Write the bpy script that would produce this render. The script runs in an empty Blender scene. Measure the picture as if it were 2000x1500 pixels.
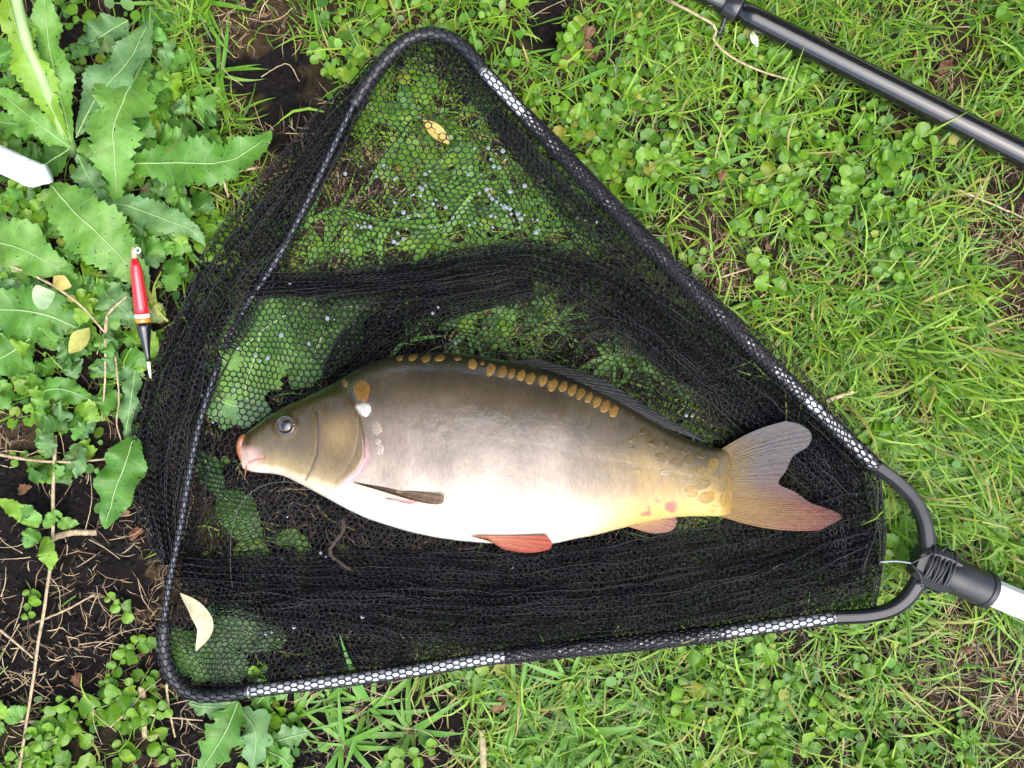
import bpy, math, random
import numpy as np
from mathutils import Vector, Matrix

random.seed(7)
rng = np.random.default_rng(11)
scn = bpy.context.scene
col = scn.collection

# ------------------------------------------------------------------ camera, sky, sun, exposure
S = 0.00055            # metres per photo pixel on the ground
D = 0.9167             # camera height above the ground
cam_d = bpy.data.cameras.new('camera'); cam = bpy.data.objects.new('camera', cam_d); col.objects.link(cam)
cam.location = (0, 0, D); cam.rotation_euler = (0, 0, 0)
cam_d.lens = 30.0; cam_d.sensor_width = 36.0; cam_d.clip_start = 0.02; cam_d.clip_end = 500
scn.camera = cam

world = bpy.data.worlds.new('World'); scn.world = world; world.use_nodes = True
wn = world.node_tree; wn.nodes.clear()
sky = wn.nodes.new('ShaderNodeTexSky'); sky.sky_type = 'NISHITA'; sky.sun_disc = False
SUN_EL, SUN_AZ = math.radians(62), math.radians(150)
sky.sun_elevation = SUN_EL; sky.sun_rotation = SUN_AZ
sky.air_density = 1.0; sky.dust_density = 2.5; sky.ozone_density = 0.6
bgn = wn.nodes.new('ShaderNodeBackground'); bgn.inputs['Strength'].default_value = 0.15
wo = wn.nodes.new('ShaderNodeOutputWorld')
wn.links.new(sky.outputs[0], bgn.inputs[0]); wn.links.new(bgn.outputs[0], wo.inputs[0])

sun_d = bpy.data.lights.new('sun', 'SUN'); sun_d.energy = 1.3; sun_d.angle = math.radians(75); sun_d.color = (1, 0.975, 0.94)
sun = bpy.data.objects.new('sun', sun_d); col.objects.link(sun)
sdir = Vector((math.sin(SUN_AZ) * math.cos(SUN_EL), math.cos(SUN_AZ) * math.cos(SUN_EL), math.sin(SUN_EL)))
sun.rotation_euler = sdir.to_track_quat('Z', 'Y').to_euler(); sun.location = sdir * 5

scn.view_settings.view_transform = 'Standard'; scn.view_settings.look = 'None'
scn.view_settings.gamma = 1.0; scn.view_settings.use_curve_mapping = False
scn.view_settings.exposure = 1.5

# ------------------------------------------------------------------ helpers
def P(px, py, z=0.0):
    k = (D - z) / D
    return Vector(((px - 1000) * S * k, (750 - py) * S * k, z))
def Pn(px, py, z):
    k = (D - z) / D
    return np.stack([(px - 1000) * S * k, (750 - py) * S * k, z + 0 * px], -1)
def proj(V):
    k = D / (D - V[:, 2])
    return 1000 + V[:, 0] * k / S, 750 - V[:, 1] * k / S

def _hash(ix, iy, seed):
    h = (ix.astype(np.int64) * 374761393 + iy.astype(np.int64) * 668265263 + seed * 974634541) & 0x7fffffff
    h = ((h ^ (h >> 13)) * 1274126177) & 0x7fffffff
    h = (h ^ (h >> 16)) & 0xffff
    return h / 65535.0
def vnoise(x, y, seed=0):
    x = np.asarray(x, float); y = np.asarray(y, float)
    ix = np.floor(x); iy = np.floor(y); fx = x - ix; fy = y - iy
    fx = fx * fx * (3 - 2 * fx); fy = fy * fy * (3 - 2 * fy)
    a = _hash(ix, iy, seed); b = _hash(ix + 1, iy, seed); c = _hash(ix, iy + 1, seed); d = _hash(ix + 1, iy + 1, seed)
    return (a + (b - a) * fx) * (1 - fy) + (c + (d - c) * fx) * fy
def fbm(x, y, seed=0, o=4):
    s = 0; a = 0.5; t = 0
    for i in range(o):
        s = s + a * vnoise(np.asarray(x) * 2 ** i, np.asarray(y) * 2 ** i, seed + i * 17); t += a; a *= 0.5
    return s / t

def inpoly(px, py, poly):
    px = np.asarray(px, float); py = np.asarray(py, float)
    r = np.zeros(px.shape, bool); n = len(poly); j = n - 1
    for i in range(n):
        xi, yi = poly[i]; xj, yj = poly[j]
        if yi != yj:
            c = ((yi > py) != (yj > py)) & (px < (xj - xi) * (py - yi) / (yj - yi) + xi)
            r ^= c
        j = i
    return r
def spline(pts, n):
    p = np.array(pts, float); m = len(p)
    q = np.vstack([2 * p[0] - p[1], p, 2 * p[-1] - p[-2]])
    seg = np.linalg.norm(np.diff(p, axis=0), axis=1); cum = np.r_[0, np.cumsum(seg)]
    out = []
    for u in np.linspace(0, cum[-1], n):
        i = min(np.searchsorted(cum, u, side='right') - 1, m - 2); t = (u - cum[i]) / max(seg[i], 1e-9)
        a, b, c, d = q[i], q[i + 1], q[i + 2], q[i + 3]
        out.append(0.5 * (2 * b + (c - a) * t + (2 * a - 5 * b + 4 * c - d) * t * t + (3 * b - a - 3 * c + d) * t ** 3))
    return np.array(out)

def mesh_np(name, V, F, mat, smooth=True, colr=None, uv=None):
    me = bpy.data.meshes.new(name); V = np.asarray(V, np.float32); F = np.asarray(F, np.int32)
    k = F.shape[1]
    me.vertices.add(len(V)); me.vertices.foreach_set('co', V.ravel())
    me.loops.add(F.size); me.loops.foreach_set('vertex_index', F.ravel())
    me.polygons.add(len(F)); me.polygons.foreach_set('loop_start', np.arange(0, F.size, k, dtype=np.int32))
    me.update(calc_edges=True)
    me.polygons.foreach_set('use_smooth', np.full(len(F), smooth))
    if colr is not None:
        c = np.ones((len(V), 4), np.float32); c[:, :3] = np.clip(colr, 0, 1)
        at = me.color_attributes.new('Col', 'FLOAT_COLOR', 'POINT'); at.data.foreach_set('color', c.ravel())
    if uv is not None:
        ul = me.uv_layers.new(name='UVMap'); ul.data.foreach_set('uv', np.asarray(uv, np.float32)[F.ravel()].ravel())
    me.materials.append(mat)
    return me
def mesh_py(name, V, F, mat, smooth=True):
    me = bpy.data.meshes.new(name); me.from_pydata([tuple(v) for v in V], [], [tuple(f) for f in F]); me.update()
    me.polygons.foreach_set('use_smooth', [smooth] * len(me.polygons)); me.materials.append(mat)
    return me
def ob(name, me, parent=None):
    o = bpy.data.objects.new(name, me); col.objects.link(o)
    if parent is not None: o.parent = parent
    return o
def tag(o, label, cat, group=None, kind=None):
    if label: o['label'] = label
    if cat: o['category'] = cat
    if group: o['group'] = group
    if kind: o['kind'] = kind
    return o
def empty(name, loc, label, cat, group=None):
    o = bpy.data.objects.new(name, None); col.objects.link(o); o.location = loc; o.empty_display_size = 0.01
    return tag(o, label, cat, group)
def child(name, me, root):
    """mesh given in world coordinates, parented to an unrotated empty"""
    o = ob(name, me, root); o.location = -Vector(root.location) if root.parent is None and root.type == 'EMPTY' else (0, 0, 0)
    return o

def sweep(C, R, n=12, cap=True, flat=None):
    """tube along C (m,3) with radius R; flat = vertical squash. returns V, F(quads, caps as degenerate fans)"""
    C = np.asarray(C, float); m = len(C); R = np.broadcast_to(np.asarray(R, float), (m,))
    T = np.gradient(C, axis=0); T /= np.linalg.norm(T, axis=1)[:, None] + 1e-12
    up = np.array([0, 0, 1.0])
    if abs(T[0] @ up) > 0.9: up = np.array([1.0, 0, 0])
    V = []; s0 = np.cross(T[0], up); s0 /= np.linalg.norm(s0)
    for i in range(m):
        s = s0 - T[i] * (s0 @ T[i]); s /= np.linalg.norm(s) + 1e-12; s0 = s; u = np.cross(s, T[i])
        a = np.linspace(0, 2 * math.pi, n, endpoint=False)
        V.append(C[i] + R[i] * (np.cos(a)[:, None] * s + np.sin(a)[:, None] * u * (flat or 1)))
    V = np.concatenate(V); F = []
    i, j = np.meshgrid(np.arange(m - 1), np.arange(n), indexing='ij'); jj = (j + 1) % n
    F = np.stack([i * n + j, (i + 1) * n + j, (i + 1) * n + jj, i * n + jj], -1).reshape(-1, 4)
    if cap:
        k = len(V); V = np.vstack([V, C[0], C[-1]]); a = np.arange(n); b = (a + 1) % n
        F = np.vstack([F, np.stack([np.full(n, k), a, b, b], -1)[:, [0, 1, 2, 2]][:, :4],
                       np.stack([np.full(n, k + 1), (m - 1) * n + b, (m - 1) * n + a, (m - 1) * n + a], -1)])
    return V, F
def fix_faces(V, F):
    """quads with a repeated vertex become triangles"""
    out = []
    for f in F.tolist():
        g = []
        for v in f:
            if v not in g: g.append(v)
        out.append(g)
    return out
def tube_mesh(name, C, R, mat, n=12, smooth=True, flat=None):
    V, F = sweep(C, R, n, True, flat); return mesh_py(name, V, fix_faces(V, F), mat, smooth)

# ------------------------------------------------------------------ materials
def newmat(name):
    m = bpy.data.materials.new(name); m.use_nodes = True; nt = m.node_tree; nt.nodes.clear()
    out = nt.nodes.new('ShaderNodeOutputMaterial'); return m, nt, out
def N(nt, t, **kw):
    n = nt.nodes.new(t)
    for k, v in kw.items():
        if k in n.inputs: n.inputs[k].default_value = v
        else: setattr(n, k, v)
    return n
def noise_node(nt, scale, detail=4, rough=0.6, coord=None):
    n = N(nt, 'ShaderNodeTexNoise'); n.inputs['Scale'].default_value = scale; n.inputs['Detail'].default_value = detail
    n.inputs['Roughness'].default_value = rough
    if coord is not None: nt.links.new(coord, n.inputs['Vector'])
    return n
def geo_pos(nt):
    g = N(nt, 'ShaderNodeNewGeometry'); return g.outputs['Position']
def ramp(nt, fac, stops):
    r = N(nt, 'ShaderNodeValToRGB'); e = r.color_ramp.elements
    while len(e) < len(stops): e.new(0.5)
    for el, (p, c) in zip(e, stops): el.position = p; el.color = (*c, 1) if len(c) == 3 else c
    nt.links.new(fac, r.inputs[0]); return r.outputs[0]
def mixc(nt, fac, a, b, mode='MIX'):
    m = N(nt, 'ShaderNodeMix'); m.data_type = 'RGBA'; m.blend_type = mode
    for s, v in ((m.inputs[0], fac), (m.inputs[6], a), (m.inputs[7], b)):
        if hasattr(v, 'is_output') or isinstance(v, bpy.types.NodeSocket): nt.links.new(v, s)
        elif isinstance(v, (int, float)): s.default_value = v
        else: s.default_value = (*v, 1)
    return m.outputs[2]
def bump(nt, h, strength, dist):
    b = N(nt, 'ShaderNodeBump'); b.inputs['Strength'].default_value = strength; b.inputs['Distance'].default_value = dist
    nt.links.new(h, b.inputs['Height']); return b.outputs[0]

def simple(name, c, rough=0.5, metal=0.0, vary=0.15, nscale=60, bumpd=0.0004, spec=0.5, coat=0):
    m, nt, out = newmat(name); p = N(nt, 'ShaderNodeBsdfPrincipled'); pos = geo_pos(nt)
    n = noise_node(nt, nscale, 5, 0.65, pos)
    lo = tuple(x * (1 - vary) for x in c); hi = tuple(min(1, x * (1 + vary)) for x in c)
    nt.links.new(ramp(nt, n.outputs['Fac'], [(0.3, lo), (0.7, hi)]), p.inputs['Base Color'])
    n2 = noise_node(nt, nscale * 4, 3, 0.6, pos)
    r = N(nt, 'ShaderNodeMapRange'); r.inputs[3].default_value = max(0.02, rough - 0.1); r.inputs[4].default_value = min(1, rough + 0.12)
    nt.links.new(n2.outputs['Fac'], r.inputs[0]); nt.links.new(r.outputs[0], p.inputs['Roughness'])
    p.inputs['Metallic'].default_value = metal; p.inputs['Specular IOR Level'].default_value = spec
    p.inputs['Coat Weight'].default_value = coat; p.inputs['Coat Roughness'].default_value = 0.08
    if bumpd: nt.links.new(bump(nt, n2.outputs['Fac'], 0.4, bumpd), p.inputs['Normal'])
    nt.links.new(p.outputs[0], out.inputs[0]); return m

def leaf_mat(name, base=None, transl=0.35, rough=0.42, specks=False, veins=False, objvar=None):
    """base None -> vertex colour 'Col'. objvar -> list of stops picked by each object's own random number"""
    m, nt, out = newmat(name); pos = geo_pos(nt)
    if objvar:
        oi = N(nt, 'ShaderNodeObjectInfo'); c = ramp(nt, oi.outputs['Random'], objvar)
        if name == 'round_leaf':      # pale midrib and side veins in the leaf's own frame
            tc = N(nt, 'ShaderNodeTexCoord'); sp = N(nt, 'ShaderNodeSeparateXYZ'); nt.links.new(tc.outputs['Object'], sp.inputs[0])
            ab = N(nt, 'ShaderNodeMath', operation='ABSOLUTE'); nt.links.new(sp.outputs[1], ab.inputs[0])
            c = mixc(nt, ramp(nt, ab.outputs[0], [(0.0, (.55, .55, .55)), (0.035, (0, 0, 0))]), c, (.24, .38, .09))
            ml = N(nt, 'ShaderNodeMath', operation='MULTIPLY_ADD'); ml.inputs[1].default_value = -.8; nt.links.new(ab.outputs[0], ml.inputs[0]); nt.links.new(sp.outputs[0], ml.inputs[2])
            mm = N(nt, 'ShaderNodeMath', operation='MULTIPLY'); mm.inputs[1].default_value = 6; nt.links.new(ml.outputs[0], mm.inputs[0])
            pg = N(nt, 'ShaderNodeMath', operation='PINGPONG'); pg.inputs[1].default_value = .5; nt.links.new(mm.outputs[0], pg.inputs[0])
            c = mixc(nt, ramp(nt, pg.outputs[0], [(0.0, (.28, .28, .28)), (0.12, (0, 0, 0))]), c, (.22, .36, .09))
    elif base is None:
        a = N(nt, 'ShaderNodeAttribute', attribute_name='Col'); c = a.outputs['Color']
    else:
        rgb = N(nt, 'ShaderNodeRGB'); rgb.outputs[0].default_value = (*base, 1); c = rgb.outputs[0]
    n = noise_node(nt, 90, 5, 0.65, pos)
    c = mixc(nt, 1.0, c, ramp(nt, n.outputs['Fac'], [(0.25, (0.72, 0.74, 0.7)), (0.75, (1.22, 1.18, 1.1))]), 'MULTIPLY')
    h = n.outputs['Fac']
    if veins:
        uv = N(nt, 'ShaderNodeUVMap'); sp = N(nt, 'ShaderNodeSeparateXYZ'); nt.links.new(uv.outputs[0], sp.inputs[0])
        ab = N(nt, 'ShaderNodeMath', operation='ABSOLUTE'); nt.links.new(sp.outputs[1], ab.inputs[0])
        mu = N(nt, 'ShaderNodeMath', operation='MULTIPLY_ADD'); mu.inputs[1].default_value = -0.09; nt.links.new(ab.outputs[0], mu.inputs[0]); nt.links.new(sp.outputs[0], mu.inputs[2])
        n3 = noise_node(nt, 55, 2, 0.5, pos); ma = N(nt, 'ShaderNodeMath', operation='MULTIPLY_ADD'); ma.inputs[1].default_value = 0.05
        nt.links.new(n3.outputs['Fac'], ma.inputs[0]); nt.links.new(mu.outputs[0], ma.inputs[2])
        fr = N(nt, 'ShaderNodeMath', operation='MULTIPLY'); fr.inputs[1].default_value = 8; nt.links.new(ma.outputs[0], fr.inputs[0])
        pp = N(nt, 'ShaderNodeMath', operation='PINGPONG'); pp.inputs[1].default_value = 0.5; nt.links.new(fr.outputs[0], pp.inputs[0])
        vm = ramp(nt, pp.outputs[0], [(0.0, (1, 1, 1)), (0.10, (0, 0, 0))])
        c = mixc(nt, 0.16, c, mixc(nt, vm, c, (0.34, 0.50, 0.22)))
        h2 = N(nt, 'ShaderNodeMath', operation='MULTIPLY_ADD'); h2.inputs[1].default_value = 0.45; nt.links.new(pp.outputs[0], h2.inputs[0]); nt.links.new(h, h2.inputs[2]); h = h2.outputs[0]
    if specks:
        v = noise_node(nt, 240, 2, 0.5, pos)
        c = mixc(nt, ramp(nt, v.outputs['Fac'], [(0.67, (0, 0, 0)), (0.71, (1, 1, 1))]), c, (0.02, 0.02, 0.015))
        v2 = noise_node(nt, 38, 4, .6, pos); c = mixc(nt, ramp(nt, v2.outputs['Fac'], [(0.62, (0, 0, 0)), (0.72, (.6, .6, .6))]), c, (.20, .19, .05))
    p = N(nt, 'ShaderNodeBsdfPrincipled'); p.inputs['Roughness'].default_value = rough
    p.inputs['Specular IOR Level'].default_value = 0.45
    nt.links.new(c, p.inputs['Base Color']); nt.links.new(bump(nt, h, 0.5, 0.0012), p.inputs['Normal'])
    tr = N(nt, 'ShaderNodeBsdfTranslucent'); nt.links.new(mixc(nt, 1.0, c, (1.25, 1.3, 0.7), 'MULTIPLY'), tr.inputs[0])
    mx = N(nt, 'ShaderNodeMixShader'); mx.inputs[0].default_value = transl
    nt.links.new(p.outputs[0], mx.inputs[1]); nt.links.new(tr.outputs[0], mx.inputs[2]); nt.links.new(mx.outputs[0], out.inputs[0])
    return m

GREEN = [(0.0, (0.08, 0.20, 0.012)), (0.25, (0.13, 0.285, 0.015)), (0.55, (0.175, 0.355, 0.018)), (0.75, (0.085, 0.215, 0.026)), (0.94, (0.20, 0.34, 0.02)), (1.0, (0.33, 0.30, 0.05))]
M = {}
M['grass'] = leaf_mat('grass', None, 0.3, 0.4)
M['blade'] = leaf_mat('grass_tuft', None, 0.3, 0.38, objvar=[(0, (0.10, 0.26, 0.02)), (0.5, (0.15, 0.34, 0.03)), (1, (0.11, 0.29, 0.045))])
M['round'] = leaf_mat('round_leaf', None, 0.32, 0.36, objvar=GREEN)
M['bigleaf'] = leaf_mat('broad_leaf', None, 0.28, 0.42, specks=True, veins=True)
M['midrib'] = simple('midrib', (0.27, 0.41, 0.15), 0.45)
M['stem'] = simple('stem', (0.16, 0.22, 0.05), 0.5, vary=0.4)
M['straw'] = leaf_mat('straw', None, 0.05, 0.6)
M['stalk'] = simple('dry_stalk', (0.38, 0.29, 0.165), 0.6, vary=0.5, nscale=160, bumpd=.001)
M['deadleaf'] = leaf_mat('dead_leaf', None, 0.15, 0.6, objvar=[(0, (0.13, 0.05, 0.02)), (0.5, (0.22, 0.11, 0.05)), (1, (0.10, 0.05, 0.025))])
M['clod'] = simple('soil_crumb', (0.010, 0.0085, 0.008), 0.85, vary=0.6, nscale=150, bumpd=0.001, spec=.15)
M['net'] = simple('net_thread', (0.0055, 0.0056, 0.0075), 0.38, vary=0.3, nscale=100, bumpd=0, spec=.4)
M['black'] = simple('black_plastic', (0.018, 0.018, 0.020), 0.38, vary=0.3)
M['darktube'] = simple('dark_tube', (0.03, 0.032, 0.036), 0.38, vary=0.3)
M['silver'] = simple('silver_tube', (0.74, 0.75, 0.77), 0.4, metal=0.15, vary=0.06)
M['cordgrey'] = simple('cord', (0.13, 0.15, 0.19), 0.45, vary=0.3, nscale=300)
M['white'] = simple('white_plastic', (0.82, 0.83, 0.84), 0.35, vary=0.04)
M['water'] = simple('water_film', (0.19, 0.21, 0.25), 0.15, vary=0.5, nscale=400, bumpd=0)  # pale blue-grey base colour stands in for reflected sky
M['line'] = simple('nylon_line', (0.10, 0.13, 0.10), 0.3)

# ------------------------------------------------------------------ layout map (one letter per 100 photo pixels)
MAP = ["LLLGDDJJJJSJGGGGGGDG",
       "LLLGSSJMMJMJJGJJMMDG",
       "LLLLGSMMMMMJJJJJJMGG",
       "LLLLMDDDMMMJJJJJJJMD",
       "LLLLMDDMMMMMMDDJJJGD",
       "LLLLMGMMSGMMMDDGGGGD",
       "LLLLLLSSSMMDGGGGGGGG",
       "LLLLLLSSMSGGDGGGGGGG",
       "DLLDLLSSSSSSGGGDGGGG",
       "SSLDSSSSSSSSSGGGGGGG",
       "SSSDGSSSSSSSSGGGGGMG",
       "SSSDSSSSSSSSSGGGMGDG",
       "SSSSLLSSGSGGGGMMMMDD",
       "SSJSLSSSSGGMMJJJJGDD",
       "JJJSLLSSSGGGMMJJJJMD"]
def cell(px, py):
    return MAP[int(min(14, max(0, py // 100)))][int(min(19, max(0, px // 100)))]
ARR = np.array([[ord(c) for c in r] for r in MAP])
def cells(px, py):
    # fuzzy borders between the cells
    jx = (fbm(px / 45, py / 45, 5) - .5) * 130; jy = (fbm(px / 45, py / 45, 9) - .5) * 130
    return ARR[np.clip((py + jy) // 100, 0, 14).astype(int), np.clip((px + jx) // 100, 0, 19).astype(int)]
def dens(px, py, table):
    c = cells(px, py); out = np.full(c.shape, float(table.get('*', 0)))
    for k, v in table.items():
        if k != '*': out[c == ord(k)] = v
    return out

NETPOLY = [(840, 62), (905, 90), (945, 140), (1330, 540), (1715, 915), (1722, 1000), (1720, 1100), (1702, 1205), (1630, 1212), (1000, 1284), (485, 1352),
           (390, 1362), (345, 1337), (322, 1290), (316, 1230), (325, 1120), (300, 1085), (272, 1030), (258, 960), (262, 860), (285, 770), (310, 700), (345, 620),
           (390, 520), (430, 450), (480, 390), (545, 300), (650, 205), (755, 95), (800, 68)]
FISHPOLY = [(500, 840), (690, 722), (850, 695), (1100, 735), (1390, 870), (1540, 830), (1540, 940), (1630, 1015), (1400, 1010), (1060, 1060), (850, 1045), (680, 990), (520, 920)]

def ground_z(x, y):
    x = np.asarray(x, float); y = np.asarray(y, float)
    z = (fbm(x * 9 + 3, y * 9, 21, 3) - .5) * 0.016 + (fbm(x * 60, y * 60, 33, 3) - .5) * 0.010
    r = np.maximum(np.abs(x), np.abs(y))
    px = 1000 + x / S; py = 750 - y / S
    hole = np.exp(-(((px - 540) / 100) ** 2 + ((py - 150) / 80) ** 2)) + np.exp(-(((px - 1080) / 45) ** 2 + ((py - 50) / 60) ** 2))
    z = z - 0.018 * hole - 0.003
    return z * np.clip(1.6 - r, 0.2, 1)
def gz(px, py):
    return float(ground_z((px - 1000) * S, (750 - py) * S))

# ------------------------------------------------------------------ ground
def axis(half, fine, step):
    a = np.arange(-half, half + 1e-9, step); ext = [half + 0.03 * 1.45 ** i for i in range(18)]
    return np.r_[[-e for e in ext[::-1]], a, ext]
gx = axis(0.72, 0, 0.0033); gy = axis(0.58, 0, 0.0033)
X, Y = np.meshgrid(gx, gy, indexing='xy'); Z = ground_z(X, Y)
nx, ny = len(gx), len(gy)
i, j = np.meshgrid(np.arange(ny - 1), np.arange(nx - 1), indexing='ij')
F = np.stack([i * nx + j, i * nx + j + 1, (i + 1) * nx + j + 1, (i + 1) * nx + j], -1).reshape(-1, 4)
V = np.stack([X, Y, Z], -1).reshape(-1, 3)
px = 1000 + V[:, 0] / S; py = 750 - V[:, 1] / S
thatch = dens(px, py, {'S': .06, 'D': .75, 'L': .18, 'G': .55, 'J': .35, 'M': .4})
thatch = np.clip(thatch * (1 + (fbm(px / 60, py / 60, 3) - .5) * 2.2), 0, 1)
C1 = np.array([0.0065, 0.0058, 0.006]); C2 = np.array([0.046, 0.029, 0.017])
lawn = dens(px, py, {'G': 1, 'J': .8, 'M': .6, 'D': .35})[:, None]; C2v = C2 * (1 - lawn) + np.array([.062, .050, .018]) * lawn; gc = C1 + (C2v - C1) * thatch[:, None]
m, nt, out = newmat('soil'); p = N(nt, 'ShaderNodeBsdfPrincipled'); a = N(nt, 'ShaderNodeAttribute', attribute_name='Col'); pos = geo_pos(nt)
n1 = noise_node(nt, 130, 6, 0.7, pos); n2 = noise_node(nt, 500, 4, 0.7, pos)
c = mixc(nt, 1.0, a.outputs['Color'], ramp(nt, n1.outputs['Fac'], [(0.3, (0.35, 0.35, 0.35)), (0.7, (1.8, 1.7, 1.6))]), 'MULTIPLY')
c = mixc(nt, ramp(nt, n2.outputs['Fac'], [(0.70, (0, 0, 0)), (0.74, (1, 1, 1))]), c, (0.10, 0.08, 0.06))
nt.links.new(c, p.inputs['Base Color']); p.inputs['Roughness'].default_value = 0.9; p.inputs['Specular IOR Level'].default_value = .15
nt.links.new(bump(nt, n1.outputs['Fac'], 1.0, 0.006), p.inputs['Normal']); nt.links.new(p.outputs[0], out.inputs[0]); M['soil'] = m
g = ob('ground', mesh_np('ground', V, F, m, True, gc)); g['kind'] = 'structure'

# ------------------------------------------------------------------ scattered ribbons (grass, dry thatch)
def ribbons(px, py, ang, length, width, elev, droop, colr, zmul, seg=4, z0=0.0, kink=None):
    """curved tapering blades; ang heading in world xy, elev start slope, droop curvature"""
    n = len(px); x = (px - 1000) * S; y = (750 - py) * S; zb = ground_z(x, y) + z0
    pts = []; cx, cy, cz = x.copy(), y.copy(), zb.copy(); e = elev.copy(); a = ang.copy()
    pts.append(np.stack([cx, cy, cz], -1)); bend = rng.normal(0, .22, n) if kink is None else rng.normal(0, kink, n)
    hd = [a.copy()]
    for s in range(seg):
        st = length / seg
        cx = cx + np.cos(a) * np.cos(e) * st; cy = cy + np.sin(a) * np.cos(e) * st; cz = cz + np.sin(e) * st * zmul
        gzv = ground_z(cx, cy) + z0 + 0.0008; cz = np.maximum(cz, gzv)
        pts.append(np.stack([cx, cy, cz], -1)); e = e - droop; a = a + bend; hd.append(a.copy())
    Vs = []; 
    for s, (q, h) in enumerate(zip(pts, hd)):
        t = s / seg; w = width * (0.75 + 0.45 * math.sin(math.pi * min(1, t * 1.1))) * (1 - t ** 3 * 0.96) * 0.5
        side = np.stack([-np.sin(h), np.cos(h), np.zeros(n)], -1)
        tw = (rng.random(n) - .5) * 0.5
        sz = np.zeros((n, 3)); sz[:, 2] = w * tw
        Vs += [q - side * w[:, None] - sz, q + side * w[:, None] + sz]
    V = np.stack(Vs, 1); k = 2 * (seg + 1); V = V.reshape(-1, 3)
    base = np.arange(n)[:, None] * k; F = []
    for s in range(seg):
        F.append(np.stack([base[:, 0] + 2 * s, base[:, 0] + 2 * s + 1, base[:, 0] + 2 * s + 3, base[:, 0] + 2 * s + 2], -1))
    F = np.concatenate(F)
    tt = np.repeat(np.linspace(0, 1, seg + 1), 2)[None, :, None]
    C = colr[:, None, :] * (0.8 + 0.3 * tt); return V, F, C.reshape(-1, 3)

def scatter(n, box, table, seed):
    r = np.random.default_rng(seed)
    px = r.uniform(box[0], box[2], n); py = r.uniform(box[1], box[3], n)
    k = r.random(n) < dens(px, py, table); px, py = px[k], py[k]
    k = ~inpoly(px, py, FISHPOLY); return px[k], py[k]
BOX = (-260, -260, 2260, 1760)
def pick(cols, n, wts, seed):
    r = np.random.default_rng(seed); c = np.array(cols)[r.choice(len(cols), n, p=np.array(wts) / sum(wts))]
    return c * r.uniform(0.75, 1.25, (n, 1))

def near_bare(px, py):
    return (np.exp(-(((px - 545) / 110) ** 2 + ((py - 160) / 95) ** 2)) + np.exp(-(((px - 1075) / 40) ** 2 + ((py - 60) / 60) ** 2))) > 0.45

# living grass
px, py = scatter(90000, BOX, {'G': .95, 'M': .50, 'J': .48, 'D': .24, 'L': .08, 'S': .012}, 1)
k = ~near_bare(px, py); px, py = px[k], py[k]
patch = fbm(px / 90, py / 90, 40); k = rng.random(len(px)) < np.clip(patch * 2.8 - .55, .22, 1) * np.where((px < 480) & (py > 820), .12, 1) * np.where(cells(px, py) == ord('D'), .45, 1); px, py = px[k], py[k]
n = len(px); net = inpoly(px, py, NETPOLY)
flow = -0.5 + (fbm(px / 220, py / 220, 71) - .5) * 5.0
right = np.clip((px - 1500) / 300, 0, 1) * np.clip((py - 450) / 200, 0, 1) * np.clip((1300 - py) / 200, 0, 1)
ang = flow * (1 - right) + (-0.75) * right + rng.normal(0, 1, n) * (1.5 - 0.95 * right)
ln = rng.gamma(4.5, 0.0068, n).clip(.012, .07) * (1 + .35 * right) * np.where(px > 1250, 1.22, 1) * np.where(py > 1280, 1.2, 1)
wd = rng.uniform(.0010, .0021, n) * (ln / .03) ** .35
el = rng.uniform(.15, 1.15, n); dr = rng.uniform(.1, .5, n)
cc = pick([(.115, .245, .014), (.175, .325, .020), (.085, .205, .018), (.235, .36, .030), (.30, .27, .07), (.055, .13, .012)], n, [5, 6, 3, 3.4, 1.8, 2.0], 3) * 1.16
V, F, C = ribbons(px, py, ang, ln, wd, el, dr, cc, np.where(net, .22, .8))
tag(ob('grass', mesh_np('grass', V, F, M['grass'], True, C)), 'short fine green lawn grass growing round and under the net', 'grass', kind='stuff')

# dry thatch: thin straws and dead blades pressed to the soil
px, py = scatter(70000, BOX, {'D': .95, 'S': .42, 'L': .18, 'G': .36, 'J': .25, 'M': .28}, 2)
k = ~near_bare(px, py); px, py = px[k], py[k]
patch = fbm(px / 70, py / 70, 90); k = rng.random(len(px)) < np.clip(patch * 3.4 - 1.1, .06, 1); px, py = px[k], py[k]
n = len(px)
cc = pick([(.34, .24, .13), (.24, .15, .08), (.13, .078, .042), (.46, .37, .23), (.06, .036, .023)], n, [3.5, 3.5, 4, 1.6, 4], 5)
V, F, C = ribbons(px, py, rng.uniform(0, 6.28, n), rng.gamma(3, .006, n).clip(.006, .045), rng.uniform(.0005, .0013, n), rng.uniform(0, .5, n), rng.uniform(0, .35, n), cc,
                  np.full(n, .45), seg=3, z0=.0012, kink=.35)
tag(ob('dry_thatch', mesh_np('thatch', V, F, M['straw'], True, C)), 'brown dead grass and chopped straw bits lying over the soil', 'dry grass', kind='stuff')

# soil crumbs
px, py = scatter(46000, BOX, {'S': 1, 'L': .5, 'D': .3, 'G': .06, 'J': .12, 'M': .1}, 4)
n = len(px); r0 = rng.gamma(2, .0009, n).clip(.0005, .006)
octa = np.array([[1, 0, 0], [-1, 0, 0], [0, 1, 0], [0, -1, 0], [0, 0, 1], [0, 0, -1]], float)
of = np.array([[0, 2, 4], [2, 1, 4], [1, 3, 4], [3, 0, 4], [2, 0, 5], [1, 2, 5], [3, 1, 5], [0, 3, 5]])
x = (px - 1000) * S; y = (750 - py) * S
V = octa[None] * r0[:, None, None] * rng.uniform(.5, 1.3, (n, 6, 1)); th = rng.uniform(0, 6.28, n)
vx = V[..., 0] * np.cos(th)[:, None] - V[..., 1] * np.sin(th)[:, None]; vy = V[..., 0] * np.sin(th)[:, None] + V[..., 1] * np.cos(th)[:, None]
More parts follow.
